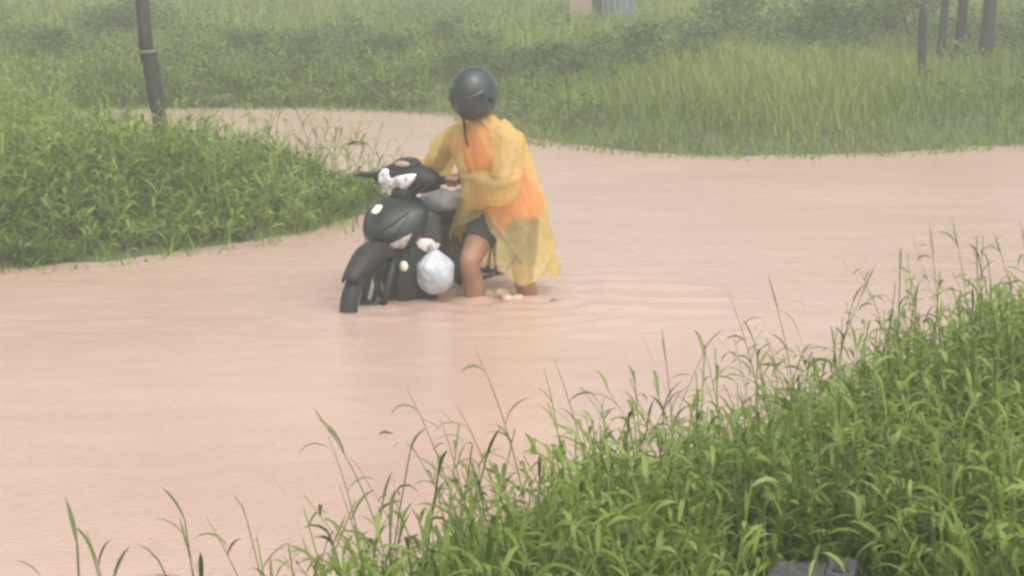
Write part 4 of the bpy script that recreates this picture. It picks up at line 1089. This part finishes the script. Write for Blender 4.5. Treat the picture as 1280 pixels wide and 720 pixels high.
# hood lying bunched behind the neck
bm = bmesh.new()
for k, (off, zz_, r) in enumerate(((0.0, 0.985, 0.030), (0.025, 0.972, 0.026), (0.045, 0.955, 0.02))):
    pts = []
    for p_ in np.linspace(170, 370, 15):
        c, a, bf, bb, fa = cr(0.985)
        q = math.radians(p_)
        pts.append(c + LF * math.cos(q) * (a * 0.95 + off) - FW * abs(math.sin(q)) * (bb * 0.95 + off) * (1 if math.sin(q) < 0 else -1) + Z * (zz_ - 0.985 + 0.012 * math.sin(p_ * 0.1 + k)) - PB)
    e = np.sin(np.linspace(0, PI, 15)) * 0.75 + 0.25
    tube(bm, pts, [r * v for v in e], 8)
link('hood', remeshed('hood', bm, 0.009, 4), M_coat, coat)

def sleeve(name, pts, dims):
    """pts: centre line; dims: (half-height up, half-height down, half-width)"""
    cl = [Vector(p) for p in pts]
    n, m_ = 26, 28
    fine = []
    for i in range(n + 1):
        t = i / n * (len(cl) - 1); k = min(int(t), len(cl) - 2); f = t - k
        p0, p1, p2, p3 = cl[max(k - 1, 0)], cl[k], cl[k + 1], cl[min(k + 2, len(cl) - 1)]
        q = 0.5 * ((2 * p1) + (p2 - p0) * f + (2 * p0 - 5 * p1 + 4 * p2 - p3) * f * f + (3 * p1 - p0 - 3 * p2 + p3) * f ** 3)
        d = [dims[k][j] * (1 - f) + dims[k + 1][j] * f for j in range(3)]
        fine.append((q, d))
    rings = []
    for i, (q, d) in enumerate(fine):
        tg = fine[min(i + 1, n)][0] - fine[max(i - 1, 0)][0]
        s, u = frame(tg)
        ring = []
        for k in range(m_):
            a = 2 * PI * k / m_
            fo = 1 + 0.07 * math.sin(5 * a + i * 0.35) + 0.05 * math.sin(i * 1.1 + 2 * a) + 0.04 * math.sin(9 * a - i * 0.5)
            hh = d[0] if math.sin(a) > 0 else d[1]
            ring.append(q + (s * math.cos(a) * d[2] + u * math.sin(a) * hh) * fo - PB)
        rings.append(ring)
    bm = bmesh.new(); loft(bm, rings, cap=False)
    return link(name, mesh_bm(bm), M_coat, coat)
sleeve('sleeve', [shL - LF * 0.10 - Z * 0.02, shL - LF * 0.005 - Z * 0.012, lerp(shL, elL, 0.55) + LF * 0.01, elL + FW * -0.01 - Z * 0.01, lerp(elL, wrL, 0.5) - Z * 0.02, lerp(elL, wrL, 0.86) - Z * 0.025],
       [(0.055, 0.07, 0.06), (0.070, 0.09, 0.075), (0.078, 0.09, 0.082), (0.082, 0.10, 0.080), (0.075, 0.135, 0.072), (0.060, 0.165, 0.066)])
sleeve('sleeve', [shR + LF * 0.10 - Z * 0.02, shR + LF * 0.005 - Z * 0.012, lerp(shR, elR, 0.5) - LF * 0.03 - Z * 0.005, elR - LF * 0.025 - Z * 0.0, lerp(elR, wrR, 0.5) - Z * 0.006, lerp(elR, wrR, 0.9) - Z * 0.010],
       [(0.055, 0.07, 0.06), (0.07, 0.09, 0.075), (0.070, 0.10, 0.08), (0.066, 0.105, 0.075), (0.058, 0.085, 0.065), (0.05, 0.065, 0.055)])

# helmet with visor, in the head's own frame
hm = Matrix((sdH, face, upH)).transposed().to_4x4(); hm.translation = HD - PB
def helm_pts(lat, lon, k=1.0, off=0.0):
    x = math.cos(lat) * math.sin(lon); y = math.cos(lat) * math.cos(lon); z = math.sin(lat)
    return Vector((x * (0.122 * k + off), y * (0.142 * k + off) - 0.008, z * (0.150 * k + off) + 0.016))
bm = bmesh.new()
NLA, NLO = 26, 40
vs = [[bm.verts.new(helm_pts(-0.98 + (PI / 2 + 0.98) * i / NLA if i < NLA else PI / 2 - 1e-3, 2 * PI * j / NLO)) for j in range(NLO)] for i in range(NLA + 1)]
for i in range(NLA):
    for j in range(NLO):
        lat = -0.98 + (PI / 2 + 0.98) * (i + 0.5) / NLA; lon = (2 * PI * (j + 0.5) / NLO + PI) % (2 * PI) - PI
        if -0.50 < lat < 0.42 and abs(lon) < 1.08: continue          # face opening
        bm.faces.new((vs[i][j], vs[i][(j + 1) % NLO], vs[i + 1][(j + 1) % NLO], vs[i + 1][j]))
bmesh.ops.transform(bm, matrix=hm, verts=bm.verts)
helm = solid(link('helmet', mesh_bm(bm), mat('helmet_shell', (0.030, 0.040, 0.038), 0.32, 0.2, 9, 0.1, 30, spec=0.4, coat=0.15), person), 0.012)
bm = bmesh.new()
loft(bm, [[hm @ helm_pts(-0.54 + 1.02 * i / 14, -1.2 + 2.4 * j / 20, 1.0, 0.010) for j in range(21)] for i in range(15)], cap=False, closed=False)
# dark visor with a faint blue to magenta reflection painted into its colour
m_v, nt, p, out = new_mat('visor_painted_reflection')
lw = nt.nodes.new('ShaderNodeTexCoord'); gx = nt.nodes.new('ShaderNodeTexNoise'); gx.inputs['Scale'].default_value = 5.5
nt.links.new(lw.outputs['Object'], gx.inputs['Vector'])
rp = nt.nodes.new('ShaderNodeValToRGB'); rp.color_ramp.elements[0].position = 0.36; rp.color_ramp.elements[0].color = (0.025, 0.065, 0.115, 1); rp.color_ramp.elements[1].position = 0.62; rp.color_ramp.elements[1].color = (0.034, 0.026, 0.036, 1)
e = rp.color_ramp.elements.new(0.5); e.color = (0.022, 0.032, 0.036, 1)
nt.links.new(gx.outputs['Fac'], rp.inputs['Fac']); nt.links.new(rp.outputs[0], p.inputs['Base Color'])
p.inputs['Roughness'].default_value = 0.2; p.inputs['Coat Weight'].default_value = 0.2
solid(link('visor', mesh_bm(bm), m_v, helm), 0.004)
for s in (-1, 1):
    bm = bmesh.new(); q0 = helm_pts(-0.02, s * 1.28, 1.0, 0.008); q1 = helm_pts(-0.02, s * 1.28, 1.0, 0.024)
    tube(bm, [hm @ q0, hm @ q1], [0.02, 0.017], 14); link('visor_pivot', mesh_bm(bm), M_black, helm)
bm = bmesh.new()
p0 = HD - sdH * 0.085 + face * 0.045 - upH * 0.095
tube(bm, [q - PB for q in (p0, p0 + Vector((0.010, -0.055, -0.05)), p0 + Vector((0.016, -0.09, -0.11)), p0 + Vector((0.03, -0.10, -0.165)))], [0.008, 0.007, 0.007, 0.006], 8)
link('chin_strap', mesh_bm(bm), M_black, helm)

# churned white water between the legs
def foam():
    g = np.random.default_rng(3)
    bm = bmesh.new()
    ball(bm, (-0.055, 12.16, 0.0), (0.062, 0.06, 0.042), 16, 10)
    for k in range(16):
        a = g.normal(0, 1, 2); q = float(g.uniform(0.016, 0.032))
        ball(bm, (-0.055 + a[0] * 0.045, 12.15 + a[1] * 0.04, float(g.uniform(-0.004, 0.022)) * math.exp(-(a[0] ** 2 + a[1] ** 2) * 0.3)), (q * 1.4, q * 1.1, q), 10, 8)
    me = remeshed('foam', bm, 0.008, 14)
    o = link('foam', me, mat('muddy_foam', (0.52, 0.38, 0.315), 0.3, 0.1, 30, 0.4, 70))
    tag(o, 'pale churned water splashing between the wading legs', 'foam', kind='stuff')
foam()

# ------------------------------------------------------------------ rain haze: one closed box of thin air
bm = bmesh.new(); box(bm, (0, 100, 2.2), (400, 260, 9.0))
bmesh.ops.translate(bm, vec=(0, 0, 0.5), verts=bm.verts)
hz = bpy.data.materials.new('rain_haze'); hz.use_nodes = True
nt = hz.node_tree; nt.nodes.remove(nt.nodes['Principled BSDF'])
pv = nt.nodes.new('ShaderNodeVolumePrincipled')
pv.inputs['Color'].default_value = (0.85, 0.88, 0.84, 1); pv.inputs['Density'].default_value = 0.0074; pv.inputs['Anisotropy'].default_value = 0.0
nt.links.new(pv.outputs[0], nt.nodes['Material Output'].inputs['Volume'])
tag(link('haze', mesh_bm(bm), hz, smooth=False), kind='stuff')
